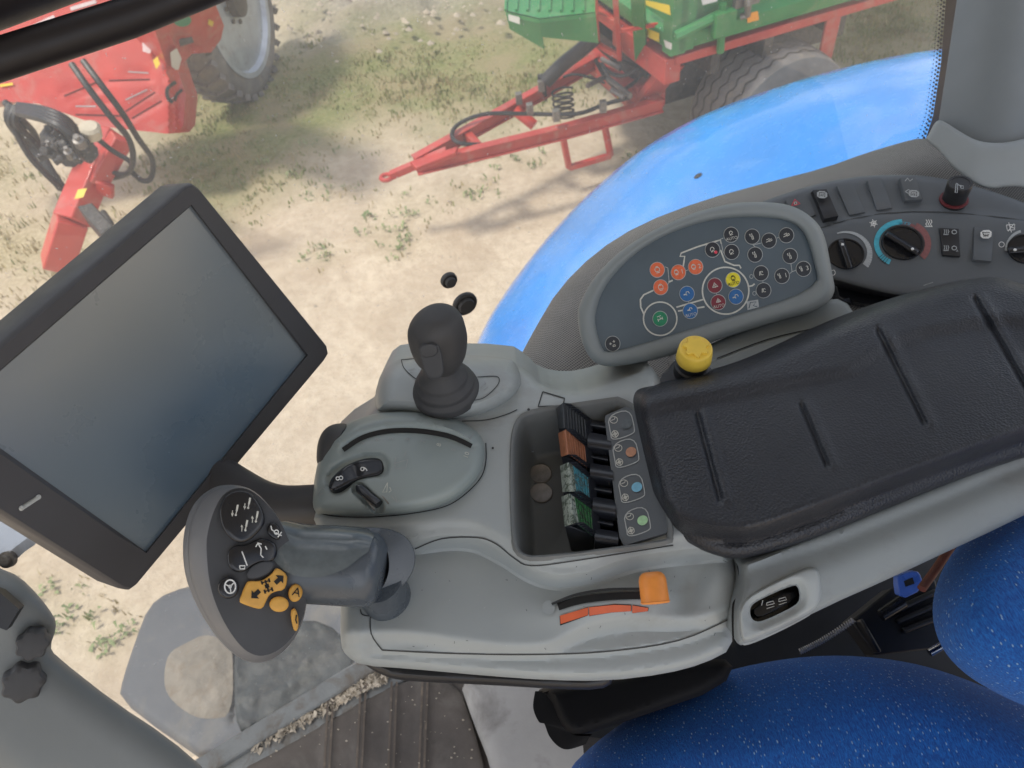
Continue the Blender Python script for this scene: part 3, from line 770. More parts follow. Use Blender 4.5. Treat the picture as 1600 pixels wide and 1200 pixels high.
mb.stroke(crv([(488, 798), (520, 806), (570, 808), (630, 804), (690, 793), (722, 776), (750, 748), (759, 722), (759, 692)], 5), 1.7, surf_of(P0, lambda p: hm(p) + .0012), 1)
dome = mb.build('numbered_dome', [M['greydome'], M['dark'], M['cream'], M['faint']], con, 60)
# thumbwheel window
WN = sm([(513, 757), (520, 744), (540, 727), (565, 717), (590, 714), (599, 720), (601, 735), (594, 743), (560, 748), (535, 762), (522, 768), (514, 764)], 2)
S_W = surf_of(P0, lambda p: 2.4756 - .002 * gauss(p, 555, 741, 9, 20, -20) - rnd(pdist(p, WN), 5, .002))
mb = MB(); relief(mb, WN, S_W, 4, (0, 0, -.008), 0, 5); text(mb, '8', 531, 747, 17, -100, S_W, 1); text(mb, '6', 568, 733, 17, 100, S_W, 1)
mb.build('thumbwheel', [M['blackgloss'], M['white']], dome)
mb = MB(); q = [Z(562, 763, 2.4755), Z(592, 788, 2.4735)]
mb.sweep([q[0] + unit(q[0] - q[1]) * .003, q[0], q[0] * .5 + q[1] * .5 + [0, 0, -.0012], q[1]], [.0012, .0034, .0034, .0034], 14, squash=.8); mb.build('slide_switch', M['blackgloss'], dome)
mb = MB()
for (a, b) in (((556, 760), (585, 797)), ((578, 752), (607, 787))): mb.beam(Z(*a, 2.474), Z(*b, 2.4722), .0008, .002)
mb.build('switch_rail', M['steel'], dome)
# throttle paddle on the front of the dome
TP = sm([(494, 716), (496, 690), (506, 670), (524, 661), (546, 662), (545, 676), (532, 700), (514, 727), (502, 731), (496, 726)], 2)
mb = MB(); relief(mb, TP, surf_of(P0, lambda p: 2.468 + .008 * gauss(p, 530, 680, 30) - rnd(pdist(p, TP), 13, .012)), 5, (.003, .006, -.018), 0, 13); mb.build('throttle_paddle', M['rubber'], con)

# ------------------------------------------------ orange hand throttle in its slot
mb = MB(); slp = crv([(868, 945), (905, 934), (950, 928), (1005, 926)], 6)
mb.stroke(crv([(872, 948), (905, 938), (950, 932), (1006, 930)], 6), 12, S_MAIN, 1, lift=.0009); mb.stroke(crv([(862, 944), (900, 929), (950, 921), (1004, 920)], 6), 4, S_MAIN, 2, lift=.0022)
mb.fill(ell(857, 949, 10, 11), S_MAIN, 0, .0016)
A = [(875, 962), (919, 949), (919, 961), (876, 975)]; B = [(920, 949), (960, 945), (986, 946), (986, 955), (955, 957), (921, 962)]; C = [(988, 946), (1013, 950), (1012, 955), (988, 958)]
for q in (A, B, C): mb.fill([(x + (x - 940) * .012, y + (y - 955) * .13) for x, y in q], S_MAIN, 1, .0006); mb.fill(q, S_MAIN, 3, .0011)
lever_slot = mb.build('throttle_slot', [M['grey'], M['dark'], M['seam'], M['redstripe']], con)
mb = MB(); q0, q1 = Z(1018, 896, 2.470), Z(1024, 942, 2.462)
ax = unit(q1 - q0)
mb.lathe(q0 - ax * .001, ax, [(0, .0040), (.0006, .0060), (.0024, .0078), (.005, .0086), (.018, .0088), (float(np.linalg.norm(q1 - q0)), .0094), (float(np.linalg.norm(q1 - q0)) + .0014, .0085), (float(np.linalg.norm(q1 - q0)) + .0018, .002)], 30)
qm = q1 * .3 + q0 * .7; mb.beam(qm + [-.001, .003, -.006], qm + [-.001, .012, -.03], .006, .005); mb.build('throttle_lever', M['orange'], con, 50, bevel=.0006)

# ------------------------------------------------ side rail with rocker recess
OR_ = sm([(1156, 878), (1200, 862), (1400, 780), (1640, 680), (1640, 785), (1560, 825), (1480, 862), (1390, 904), (1286, 950), (1220, 985), (1160, 1010), (1149, 1003), (1148, 958), (1160, 925), (1161, 900)], 1)
def h_rail(p):
    return 2.446 - rnd(pdist(p, OR_), 12, .009) - .014 * sstep(-side(p, [(1100, 985), (1150, 945), (1300, 890), (1480, 815), (1640, 745)]) / 80 + .2) + .003 * sstep(side(p, [(1100, 905), (1160, 895), (1300, 850), (1480, 778), (1640, 710)]) / 12)
S_R = surf_of(P0, h_rail)
HOLE = sm([(1172, 948), (1184, 938), (1240, 913), (1248, 918), (1250, 938), (1240, 948), (1192, 971), (1178, 971), (1172, 962)], 2)
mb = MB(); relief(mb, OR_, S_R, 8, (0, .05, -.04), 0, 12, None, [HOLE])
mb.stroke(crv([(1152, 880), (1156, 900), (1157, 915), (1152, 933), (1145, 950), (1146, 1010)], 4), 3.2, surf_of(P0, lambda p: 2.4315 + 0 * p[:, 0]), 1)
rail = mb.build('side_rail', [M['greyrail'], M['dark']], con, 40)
mb = MB()
FR = sm([(1157, 950), (1170, 930), (1250, 890), (1268, 885), (1282, 892), (1284, 946), (1240, 972), (1170, 1004), (1158, 1000), (1154, 960)], 2)
surfF = surf_of(P0, lambda p: h_rail(p) + .004 - rnd(pdist(p, FR), 6, .004) - .0045 * sstep(1 - pdist(p, HOLE) / 16) )
relief(mb, FR, surfF, 5, (0, 0, -.006), 0, 6, None, [HOLE]); mb.build('rocker_frame', M['grey'], rail, 60)
mb = MB(); PR = plane3((1172, 950, 2.432), (1248, 915, 2.434), (1215, 975, 2.428))
plate(mb, [(1160, 950), (1255, 905), (1262, 940), (1180, 985)], PR, -.004, .002)
plate(mb, sm([(1176, 948), (1240, 919), (1248, 934), (1194, 964), (1178, 964)], 1), PR, .001, .005, r=.001, w=3)
SR = surf_of(PR); 
for cx, cy in ((1204, 944), (1223, 938)): mb.stroke([(cx - 6, cy + 2), (cx - 6, cy - 2), (cx + 4, cy - 5), (cx + 6, cy - 1), (cx - 6, cy + 2)], 1.1, SR, 1, lift=.0014); mb.stroke([(cx - 6, cy + 7), (cx + 6, cy + 3)], 1.0, SR, 1, lift=.0014)
mb.stroke([(1190, 946), (1192, 938)], 1.1, SR, 1, lift=.0014)
mb.build('rocker_switch', [M['blackgloss'], M['white']], rail)

# ------------------------------------------------ armrest pad
AP = sm([(999, 640), (1000, 618), (1012, 606), (1060, 594), (1130, 579), (1180, 563), (1240, 536), (1300, 507), (1370, 479), (1450, 453), (1530, 433), (1560, 432), (1590, 442), (1720, 480), (1720, 690), (1640, 702), (1500, 748),
         (1350, 810), (1250, 850), (1170, 872), (1140, 874), (1100, 862), (1062, 842), (1042, 815), (1030, 770), (1010, 690)], 2)
RIM = [(1003, 618), (1035, 760), (1050, 790), (1090, 815), (1140, 828), (1190, 822), (1400, 745), (1640, 660), (1760, 620), (1760, 480), (1585, 450)]
PED = crv([(900, 770), (1035, 782), (1060, 800), (1090, 815), (1140, 823), (1190, 817), (1300, 778), (1400, 740), (1640, 652), (1760, 608)], 5)
def h_pad(p):
    h = 2.487 - rnd(pdist(p, AP), 22, .014)
    edge = side(p, PED)
    h = h - .026 * sstep(-edge / 30 + .1)
    h = h + .004 * sstep(side(p, [(980, 650), (1060, 632), (1200, 605), (1330, 580), (1380, 545), (1440, 520), (1560, 500), (1760, 520)]) / 26 + .5)
    for ln in ([(1090, 648), (1125, 780)], [(1252, 632), (1292, 726)], [(1372, 516), (1444, 660)], [(1524, 466), (1612, 620)]):
        h = h - .0026 * np.exp(-(pdist(p, ln, False) / 4.6) ** 2) + .0013 * np.exp(-((pdist(p, [(a + 12, b) for a, b in ln], False)) / 7) ** 2)
    return h
mb = MB(); relief(mb, AP, surf_of(P0, h_pad), 5, (0, .02, -.02), 0, 22, None, (), [([q for q in PED if 1040 < q[0] < 1725], (-4, 0, 5, 10, 15, 20, 25, 30))] + [(ln_, (-9, -6, -4, -2, 0, 2, 4, 6, 9, 13)) for ln_ in ([(1086, 635), (1128, 792)], [(1247, 620), (1297, 738)], [(1366, 505), (1450, 672)], [(1518, 454), (1612, 620)])]); mb.build('armrest_pad', M['leather'], con, 60)
# support bracket in dark grey behind the pad (under the keypad)
BK = sm([(1030, 590), (1060, 560), (1150, 520), (1280, 470), (1318, 466), (1342, 500), (1330, 530), (1200, 600), (1050, 640)], 1)
mb = MB(); relief(mb, BK, surf_of(P0, lambda p: 2.444 - rnd(pdist(p, BK), 10, .006)), 9, (0, .004, -.03), 0, 10)
mb.stroke(crv([(1120, 560), (1200, 530), (1280, 512), (1310, 512), (1330, 524)], 4), 1.6, surf_of(P0, lambda p: 2.4445 + 0 * p[:, 0]), 1); mb.build('support_bracket', [M['podgrey'], M['dark']], con)
# yellow pto knob
K0 = Z(1079, 584, 2.464)
mb = MB(); mb.lathe(K0, (0, -.12, 1), [(-.006, .017), (0, .017), (.002, .0135), (.007, .0125), (.010, .0135), (.012, .0135), (.013, .0120), (.021, .0118), (.0215, .009)], 36); 
plate(mb, sm([(1030, 590), (1046, 576), (1105, 566), (1112, 580), (1060, 604), (1036, 604)], 1), flat(2.4655), 0, .01)
kb = mb.build('pto_knob', M['black'], con)
mb = MB(); R_ = .0158; n = 48; rings = []
K1 = K0 + unit([0, -.12, 1]) * .0195; ax = unit([0, -.12, 1]); uu = np.array([1.0, 0, 0]); ww = np.cross(ax, uu)
for h, r in ((0, .0128), (.001, .0134), (.007, .0130), (.0125, .0124), (.0136, .0118), (.0140, .0108)):
    rings.append([K1 + ax * h + r * (math.cos(t) * uu + math.sin(t) * ww) for t in np.linspace(0, 2 * math.pi, n, endpoint=False)])
mb.loft(rings, 0)
star = []
for k in range(28):
    t = 2 * math.pi * k / 28; rr = .0100 if (k % 4) in (0, 1) else .0072
    star.append(K1 + ax * .0160 + rr * (math.cos(t) * uu + math.sin(t) * ww))
mb.prism(star, -ax * .0026)
mb.build('knob_cap', M['yellow'], kb, 40, bevel=.0004)

# ================================================================== multi function handle
grip = None
GD = .462
PG = Plane(D(385, 895, GD), unit(-FWD + .42 * RT + .18 * UP))
zx = lambda L: [(260 + a * .275, 720 + b * .275) for a, b in L]
FACE = zx(sm([(225, 480), (235, 400), (262, 300), (305, 210), (355, 165), (420, 150), (485, 168), (560, 230), (635, 320), (690, 430), (740, 590), (785, 700), (797, 800), (775, 900), (720, 1000), (650, 1070), (570, 1108), (500, 1108), (430, 1065), (350, 960), (280, 820), (240, 680)], 2))
OUTR = zx(sm([(92, 500), (100, 400), (130, 285), (190, 200), (280, 142), (370, 134), (440, 145), (500, 170), (570, 235), (640, 325), (694, 430), (745, 590), (790, 700), (800, 800), (780, 905), (728, 1015), (650, 1100), (560, 1146), (480, 1148), (400, 1115), (300, 1025), (200, 880), (130, 730), (100, 620)], 2))
NF = 96
fa = resampleN(FACE, NF); ou = resampleN(OUTR, NF)
# align starts
ia = np.argmax(fa[:, 0]); io = np.argmax(ou[:, 0]); fa = np.roll(fa, -ia, 0); ou = np.roll(ou, -io, 0)
mid = lambda t: fa * (1 - t) + ou * t
cf = fa.mean(0)
mb = MB()
h_face = lambda p: .0028 * np.clip(1 - (np.linalg.norm((p - cf) / [60, 130], axis=1)) ** 2, 0, 1)
S_G = surf_of(PG, lambda p: h_face(np.asarray(p, float)))
rings = []
for t, h in ((1.0, -.030), (1.0, -.0225), (.97, -.020), (.78, -.016)): q = mid(t); rings.append(PG.on(q[:, 0], q[:, 1], h))
mb.loft(rings, 0, True, False)
rings = []
for t, h in ((.78, -.0166), (.76, -.0150), (.70, -.0125), (.45, -.008), (.25, -.004), (.10, -.0012), (0, 0)): q = mid(t); rings.append(PG.on(q[:, 0], q[:, 1], h))
mb.loft(rings, 1, False, False)
grip = mb.build('handle_head', [M['griprim'], M['griprim'], M['gripblack']], con, 50)
mb = MB(); relief(mb, [tuple(q) for q in fa], S_G, 7); mb.build('face', M['gripblack'], grip, 60)
def gbtn(name, pts, m, rise=.003, w=4, ms=None, draw=None, extra=None, label=None):
    mb = MB(); P = zx(pts); pl = Plane(PG.o + PG.n * .0022, PG.n)
    plate(mb, P, pl, rise, rise + .003, r=.0016, w=w)
    sf = surf_of(Plane(PG.o + PG.n * (.0022 + rise), PG.n))
    if draw: draw(mb, sf)
    return mb.build(name, [m] + (extra or []), grip, 50, label=label)
def cyl(mb, sf, x, y, up):
    x, y = 260 + x * .275, 720 + y * .275
    mb.stroke([(x + 2.2, y - 7), (x + .2, y + 3)], 3.0, sf, 1); mb.stroke([(x + .2, y + 3), (x - 1, y + 8)], 1.6, sf, 1); mb.fill(ell(x - 1, y + 9, 1.7), sf, 1)
    s_ = -1 if up else 1
    mb.stroke([(x - 6, y + 6 - 4), (x - 6.6, y + 6 + 5)], 1.3, sf, 1)
    mb.fill([(x - 8.5, y + 5 + 1 * s_), (x - 4.2, y + 5.5 + 1 * s_), (x - 6.6, y + 6 + 6 * s_)], sf, 1)
gbtn('rocker_pad', sm([(300, 290), (315, 225), (355, 180), (420, 165), (480, 180), (530, 240), (560, 310), (560, 360), (520, 410), (470, 455), (420, 468), (370, 450), (320, 390)], 2), M['blackgloss'], .005, 8,
     draw=lambda mb, sf: [cyl(mb, sf, 398, 275, 0), cyl(mb, sf, 468, 235, 0), cyl(mb, sf, 512, 312, 1), cyl(mb, sf, 452, 362, 1)], extra=[M['cream']], label='large black four way pad with cylinder symbols')
gbtn('side_button', sm([(570, 390), (585, 355), (615, 350), (645, 375), (655, 420), (640, 455), (600, 440), (575, 415)], 2), M['blackgloss'], .003, 4,
     draw=lambda mb, sf: (marks(mb, [[(-1.2, -1.2), (-1, -.2), (-.3, .3)], [(0, .6), (1.6, 1.4)], [(.6, 1.8), (1.6, .4)]], 260 + 620 * .275, 720 + 395 * .275, 6, 0, 1.8, sf, 1), mb.stroke(ell(260 + 625 * .275, 720 + 405 * .275, 3.2), 1.6, sf, 1, True)), extra=[M['white']])
gbtn('function_button', sm([(345, 560), (350, 510), (390, 480), (450, 480), (500, 455), (540, 438), (590, 450), (630, 480), (630, 540), (600, 575), (540, 570), (480, 600), (440, 635), (390, 632), (355, 605)], 2), M['blackgloss'], .004, 6,
     draw=lambda mb, sf: marks(mb, [[(-2.2, -.6), (-1.0, 2.6)], [(-2.7, 2.6), (-1.5, 2.6), (-1.6, 3.3), (-2.6, 3.3), (-2.7, 2.6)], [(1.4, -2.4), (2.1, -1.2), (2.0, .2), (2.6, .8)], [(.9, -1.6), (1.4, -2.5), (2.2, -2.2)], [(3, -1.8), (3.4, -1.0)]], 260 + 485 * .275, 720 + 530 * .275, 7, 0, 1.9, sf, 1), extra=[M['white']])
gbtn('centre_pad', sm([(452, 640), (480, 600), (540, 570), (600, 568), (617, 590), (600, 625), (560, 655), (500, 675), (460, 670)], 2), M['gripblack'], .0045, 5)
def steer(mb, sf):
    x, y = 260 + 362 * .275, 720 + 715 * .275
    mb.stroke(ell(x, y, 8.5, 10.5), 2.2, sf, 1, True); mb.fill(ell(x, y, 2.6, 3), sf, 1)
    for a in (80, 200, 320): mb.stroke([(x, y), (x + 8 * math.cos(math.radians(a)), y + 10 * math.sin(math.radians(a)))], 1.8, sf, 1)
gbtn('steering_button', ell(352, 722, 60, 62, n=30), M['blackgloss'], .005, 5, draw=steer, extra=[M['white']], label='round black button with a steering wheel symbol')
def shut(mb, sf):
    for cx, cy, a in ((508, 757, 118), (640, 676, -62)):
        x, y = 260 + cx * .275, 720 + cy * .275
        for L in [[(-1.0, -.45), (.1, -.45), (.1, -1.1), (1.2, 0), (.1, 1.1), (.1, .45), (-1.0, .45)]]:
            aa = math.radians(a + 20); mb.fill([(x + 8 * (u * math.cos(aa) - v * math.sin(aa)), y + 8 * (u * math.sin(aa) + v * math.cos(aa))) for u, v in L], sf, 1)
    x, y = 260 + 572 * .275, 720 + 712 * .275
    aa = math.radians(-18)
    rot = lambda u, v: (x + u * math.cos(aa) - v * math.sin(aa), y + u * math.sin(aa) + v * math.cos(aa))
    for (u0, v0, u1, v1) in ((-1.4, -10, 1.4, 10), (-6, -8, 6, -6.2), (-6, 6.2, 6, 8), (-7.5, -10.5, -4.5, -4.5), (4.5, -10.5, 7.5, -4.5), (-7.5, 4, -4.5, 10.5), (4.5, 4, 7.5, 10.5), (-3.4, -3, 3.4, 3)):
        mb.fill([rot(u0, v0), rot(u1, v0), rot(u1, v1), rot(u0, v1)], sf, 1)
gbtn('shuttle_button', sm([(412, 800), (430, 745), (455, 690), (470, 682), (520, 685), (560, 672), (600, 640), (622, 608), (650, 618), (686, 648), (686, 690), (668, 735), (620, 742), (585, 760), (565, 800), (548, 838), (515, 842), (430, 812)], 1), M['amber'], .005, 5, draw=shut, extra=[M['dark']], label='amber button with two black arrows and a tractor symbol')
gbtn('amber_button', ell(640, 815, 55, 44, n=28), M['amber'], .0055, 7, label='plain oval amber button')
gbtn('amber_button', ell(733, 750, 40, 52, 15, n=28), M['amber'], .0035, 5, draw=lambda mb, sf: text(mb, 'A', 260 + 740 * .275, 720 + 748 * .275, 20, 15, sf, 1), extra=[M['dark']], label='amber button marked with a letter A')
gbtn('amber_button', sm([(705, 850), (725, 835), (740, 850), (752, 900), (750, 950), (738, 970), (722, 960), (710, 910)], 2), M['amber'], .0035, 4, draw=lambda mb, sf: mb.stroke(zx([(740, 875), (735, 905), (742, 925)]), 2.2, sf, 1), extra=[M['dark']], label='narrow amber button with a short black mark')
# stem and collar
mb = MB()
st = [D(430, 872, .492), D(470, 882, .493), D(520, 884, .491), D(560, 887, .488), D(584, 890, .487), D(594, 891, .4868), D(600, 892, .4866)]
RS = [.0245, .0252, .0255, .0252, .0240, .0205, .0150]
mb.sweep(st, RS, 32, 0, up=UP, cap=True); stem = mb.build('handle_stem', M['stem'], con, 60)
mb = MB()   # glossy thumb cap lying on top of the stem
rings = []
for t in np.linspace(0, 1, 14):
    c_ = np.array([np.interp(t * 4, range(7), [s[i] for s in st]) for i in range(3)]); R_ = float(np.interp(t * 4, range(7), RS)) + .0012
    axs = unit(st[-1] - st[0]); a = unit(UP - (UP @ axs) * axs); b = np.cross(axs, a)
    if b @ FWD > 0: b = -b
    half = 8 + 62 * math.sin(math.pi * min(1, max(.0, (t + .03) / 1.06)) ** .8)
    mid_a = 40
    rings.append([c_ + R_ * (math.cos(math.radians(w)) * a + math.sin(math.radians(w)) * b) for w in np.linspace(mid_a - half - 10, mid_a + half * .75, 16)])
mb.loft(rings, 0, False, False, False); mb.build('thumb_cap', M['stemgloss'], stem, 60)
def pxring(pts, dep, N=56, sh=(0, 0)):
    q = resampleN(sm(pts, 3), N); q = np.roll(q, -int(np.argmin(q[:, 1])), 0); return D(q[:, 0] + sh[0], q[:, 1] + sh[1], dep)
COLR = [(522, 832), (560, 824), (600, 824), (632, 834), (648, 856), (650, 880), (640, 905), (612, 932), (575, 948), (545, 950), (522, 944), (520, 900)]
HOL = [(565, 838), (585, 836), (602, 850), (609, 875), (607, 900), (596, 922), (572, 938), (540, 944), (524, 940), (540, 890)]
mb = MB(); mb.loft([pxring(COLR, .500), pxring(COLR, .494), pxring([(x * .98 + 586 * .02, y * .98 + 888 * .02) for x, y in COLR], .492), pxring(HOL, .4885), pxring(HOL, .505)], 0, True, False)
mb.build('handle_collar', M['stem'], con, 50)
mb = MB(); mb.loft([pxring(HOL, .4896), pxring([(x * .9 + 57.5, y * .9 + 88.8) for x, y in HOL], .497)], 0, False, True); mb.build('collar_gap', M['black'], con)
mb = MB(); mb.lathe(Z(606, 938, 2.425), (0, .0, 1), [(0, .0175), (.008, .0172), (.03, .016)], 36); mb.build('handle_post', M['stem'], con)
mb = MB(); mb.lathe(Z(611, 940, 2.424), (0, .0, 1), [(0, .0185), (.003, .0185)], 36); mb.build('post_gaiter', M['black'], con)
# black bracket under the console
BR = sm([(835, 1078), (955, 1060), (1080, 1030), (1150, 1030), (1130, 1075), (1000, 1120), (915, 1148), (890, 1150), (872, 1128), (858, 1090)], 1)
mb = MB(); relief(mb, BR, surf_of(P0, lambda p: 2.30 - rnd(pdist(p, BR), 16, .02)), 10, (0, .03, -.08), 0, 16); 
o = np.array(crv([(836, 1080), (833, 1106), (842, 1128), (850, 1130), (858, 1150), (872, 1166), (888, 1171), (915, 1163)], 5)); i_ = np.array(crv([(858, 1080), (868, 1108), (882, 1132), (893, 1146), (905, 1150), (912, 1150), (918, 1150), (922, 1150)], 5))
mb.loft([Z(o[:, 0], o[:, 1], 2.285), Z(i_[:, 0], i_[:, 1], 2.29), Z(i_[:, 0] + 4, i_[:, 1] - 3, 2.286)], 0, False, False, False); mb.build('lower_bracket', M['deepblack'], con, 50)
# ================================================================== keypad pod
pod = thing('keypad_pod', 'grey rounded pod with round coloured symbol buttons standing behind the armrest', 'switch panel', Z(1150, 520, 2.44))
kz = lambda L: [(880 + a * .3, 300 + b * .3) for a, b in L]
PP = plane3((950, 560, 2.452), (1305, 485, 2.452), (1150, 340, 2.515))
PODO = kz(sm([(70, 640), (88, 570), (160, 440), (300, 300), (480, 190), (700, 98), (850, 65), (950, 50), (1130, 55), (1230, 85), (1320, 150), (1365, 230), (1392, 370), (1432, 590), (1000, 705), (560, 855), (380, 895), (230, 915), (150, 885), (95, 790)], 2))
PODF = kz(sm([(165, 690), (170, 620), (200, 520), (280, 410), (400, 300), (560, 210), (760, 145), (960, 128), (1130, 138), (1215, 168), (1268, 230), (1305, 360), (1338, 505), (800, 672), (240, 845), (200, 820)], 2))
N = 120; po = resampleN(PODO, N); pf = resampleN(PODF, N)
po = np.roll(po, -int(np.argmax(po @ [1, .6])), 0); pf = np.roll(pf, -int(np.argmax(pf @ [1, .6])), 0)
mb = MB(); rings = []
back = (0.0, .012, -.028)
for t, h in ((0, -.006), (0, -.002), (.05, .002), (.2, .0055), (.4, .007), (.65, .0068), (.85, .005), (.96, .0025), (1, .0)):
    q = po * (1 - t) + pf * t; rings.append(PP.on(q[:, 0], q[:, 1], h))
_c = rings[0].mean(0); rings.insert(0, _c + (rings[0] - _c) * .97 + (rings[0] - EYE) * .03); rings.insert(0, _c + (rings[0] - _c) * .9 + (rings[0] - EYE) * .06)
mb.loft(rings, 0, True, False); mb.build('pod_shell', M['podgrey'], pod, 50)
SP = surf_of(PP, lambda p: 0 * p[:, 0] + .0003)
mb = MB(); relief(mb, PODF, SP, 14)
lines = [[(590, 600), (728, 560)], [(598, 620), (736, 598)], [(470, 512), (420, 535), (402, 560), (404, 600), (422, 640)], [(548, 470), (570, 460)], [(625, 388), (633, 335), (608, 335), (615, 318), (700, 285), (817, 250), (824, 270)],
         [(820, 302), (842, 362), (890, 382), (918, 382), (926, 398)], [(966, 492), (985, 488), (997, 478)]]
for L in lines: mb.stroke(kz(L), 2.4, SP, 1)
for L in [[(650, 405), (640, 410)], [(653, 572), (655, 582)], [(798, 528), (802, 538)], [(985, 272), (1000, 285)], [(990, 276), (1030, 266)], [(1114, 240), (1124, 236)], [(1186, 374), (1192, 415), (1180, 425)], [(1192, 415), (1212, 408)], [(1040, 464), (1040, 474)], [(530, 390), (545, 395), (552, 470), (545, 482)], [(835, 240), (820, 245), (832, 310), (845, 330)]]:
    mb.stroke(kz(L), 1.1, SP, 2)
mb.stroke(kz(ell(505, 660, 87, 87, n=48)), 2.2, SP, 1, True); mb.stroke(kz(ell(846, 514, 121, 122, n=60)), 2.4, SP, 1, True)
for x, y in ((980, 440), (996, 528)): mb.stroke(kz(ell(x, y, 9, 10, n=16)), .9, SP, 2, True)
mb.fill(kz([(955, 570), (1015, 560), (1020, 600), (960, 615)]), SP, 3); mb.stroke(kz([(968, 605), (975, 575), (1005, 572), (990, 592), (1010, 598)]), 1.6, SP, 0, lift=.0009)
mb.build('membrane', [M['face'], M['cream'], M['ringline'], M['silver']], pod)
GL = {
 'eng': [[(-.5, -.1), (-.35, -.45), (.35, -.45), (.5, -.1), (.45, .35), (-.4, .35), (-.5, -.1)], [(-.2, -.45), (-.2, -.65), (.2, -.65), (.2, -.45)], [(-.35, .62), (.35, .62)]],
 'trac': [[(-.7, .0), (-.2, .0), (-.1, -.4), (.35, -.4), (.5, .05)], [(-.1, .35), (-.1, .15), (-.35, .15)], [(-.75, .1), (-.4, .1)]],
 'arm': [[(-.5, .1), (-.35, -.4), (.0, -.55), (.3, -.3), (.35, .05)], [(-.4, .5), (.1, .1), (.3, .5)], [(-.4, .2), (.0, .5)]],
 'cylv': [[(0, -.7), (0, -.1)], [(-.14, -.1), (.14, -.1), (.14, .6), (-.14, .6), (-.14, -.1)], [(-.4, -.6), (-.4, -.1)], [(-.5, -.45), (-.4, -.62), (-.3, -.45)]],
 'cylh': [[(-.7, .2), (.0, .05)], [(0, -.1), (.6, -.25), (.65, .05), (.05, .2), (0, -.1)], [(-.5, -.25), (.2, -.42)]],
 'axle': [[(-.5, .2), (.5, .0)], [(-.5, -.1), (-.45, .5)], [(.45, -.3), (.5, .3)], [(0, -.3), (.1, .1)], [(-.55, -.5), (.3, -.6)]],
 'diff': [[(-.5, .2), (-.2, -.2), (0, -.6), (.2, -.2), (.5, .2), (0, .4), (-.5, .2)], [(-.6, .3), (.6, .3)], [(0, -.2), (0, .3)]],
 'seat': [[(-.4, .4), (-.2, -.4), (.0, -.4), (-.1, .3), (.4, .4)], [(.2, -.4), (.4, -.1)]],
 'cross': [[(-.7, -.1), (-.2, -.1)], [(-.45, -.35), (-.45, .15)], [(.1, -.4), (.6, -.4)], [(.35, -.65), (.35, -.15)], [(-.1, .6), (.0, .3), (.4, .3), (.5, .6), (-.1, .6)]],
}
BT = [('b_orange', 490, 405, 'eng', None), ('b_orange', 508, 496, 'eng', None), ('b_orange', 600, 418, 'eng', '1'), ('b_orange', 690, 390, 'eng', '2'),
      ('b_black', 778, 300, 'arm', 'dot'), ('b_black', 875, 222, 'arm', 'AUTO'), ('b_black', 878, 312, 'arm', None), ('b_black', 985, 232, 'cylv', None), ('b_black', 1000, 326, 'cylv', None),
      ('b_black', 1072, 253, 'cylh', None), ('b_black', 1163, 225, 'cylh', None), ('b_black', 1182, 333, 'cylv', None), ('b_black', 1140, 437, 'cylv', '1'), ('b_black', 1252, 400, 'cylv', '3'),
      ('b_black', 1031, 423, 'seat', None), ('b_black', 1044, 512, 'seat', None), ('b_black', 258, 790, 'cross', None),
      ('b_blue', 645, 530, 'trac', None), ('b_blue', 662, 620, 'trac', 'AUTO'), ('b_blue', 900, 545, 'trac', None), ('b_yellow', 885, 457, 'eng', 'AUTO'), ('b_maroon', 790, 487, 'diff', None), ('b_maroon', 808, 574, 'diff', 'AUTO'), ('b_green', 505, 660, 'axle', None)]
CN = {'b_orange': 'orange', 'b_black': 'black', 'b_blue': 'blue', 'b_yellow': 'yellow', 'b_maroon': 'maroon', 'b_green': 'green'}
PB = Plane(PP.o + PP.n * .0011, PP.n); SB = surf_of(PB)
for c_, x, y, g, t in BT:
    mb = MB(); X, Y = 880 + x * .3, 300 + y * .3
    plate(mb, ell(X, Y, 12.0, 12.4, n=28), PB, -.0002, .002, 1); plate(mb, ell(X, Y, 11.0, 11.4, n=28), PB, .0002, .001, 0)
    im = 2
    s_ = 7.5 if not (t and t != 'dot') else 6.2; dx = -3.4 if t in ('1', '2', '3') else 0; dy = -2.4 if t == 'AUTO' else 0
    marks(mb, GL[g], X + dx, Y + dy, s_, -14, 1.15, SB, im)
    if t in ('1', '2', '3'): text(mb, t, X + 6, Y - 1, 10, -12, SB, im)
    if t == 'AUTO': text(mb, 'AUTO', X + 1, Y + 6, 6.6, -12, SB, im)
    if t == 'dot': mb.fill(ell(X + 5, Y + 4, 2.6), SB, 3)
    mb.build('button', [M[c_], M['ringline'], M['dark'] if c_ == 'b_yellow' else M['cream'], M['pink']], pod, label='round %s button' % CN[c_])

# ================================================================== right hand switch panel
hz = lambda L: [(1200 + a * .25, 230 + b * .25) for a, b in L]
hv = thing('switch_console', 'dark grey curved panel with heater dials, rocker switches and round socket plug', 'control panel', Z(1450, 480, 2.38))
PH = plane3((1300, 450, 2.385), (1600, 470, 2.385), (1450, 285, 2.432))
PO = hz(sm([(-60, 350), (30, 315), (200, 258), (400, 208), (600, 178), (800, 170), (1000, 178), (1200, 218), (1400, 275), (1600, 345), (1900, 470), (1900, 900), (1600, 905), (1000, 932), (800, 925), (600, 880), (430, 830), (200, 780), (-60, 600)], 2))
CL = hz([(-60, 640), (340, 500), (500, 452), (700, 415), (900, 402), (1100, 405), (1350, 425), (1600, 455), (1900, 520)])
h_p = lambda p: .0035 * sstep(-side(p, CL) / 8 + .5) - rnd(pdist(p, PO), 10, .006) - .004 * sstep(side(p, CL) / 60)
S_P = surf_of(PH, h_p)
mb = MB(); relief(mb, PO, S_P, 8, -PH.n * .022 + np.array([0, .01, 0]), 0, 10, 1)
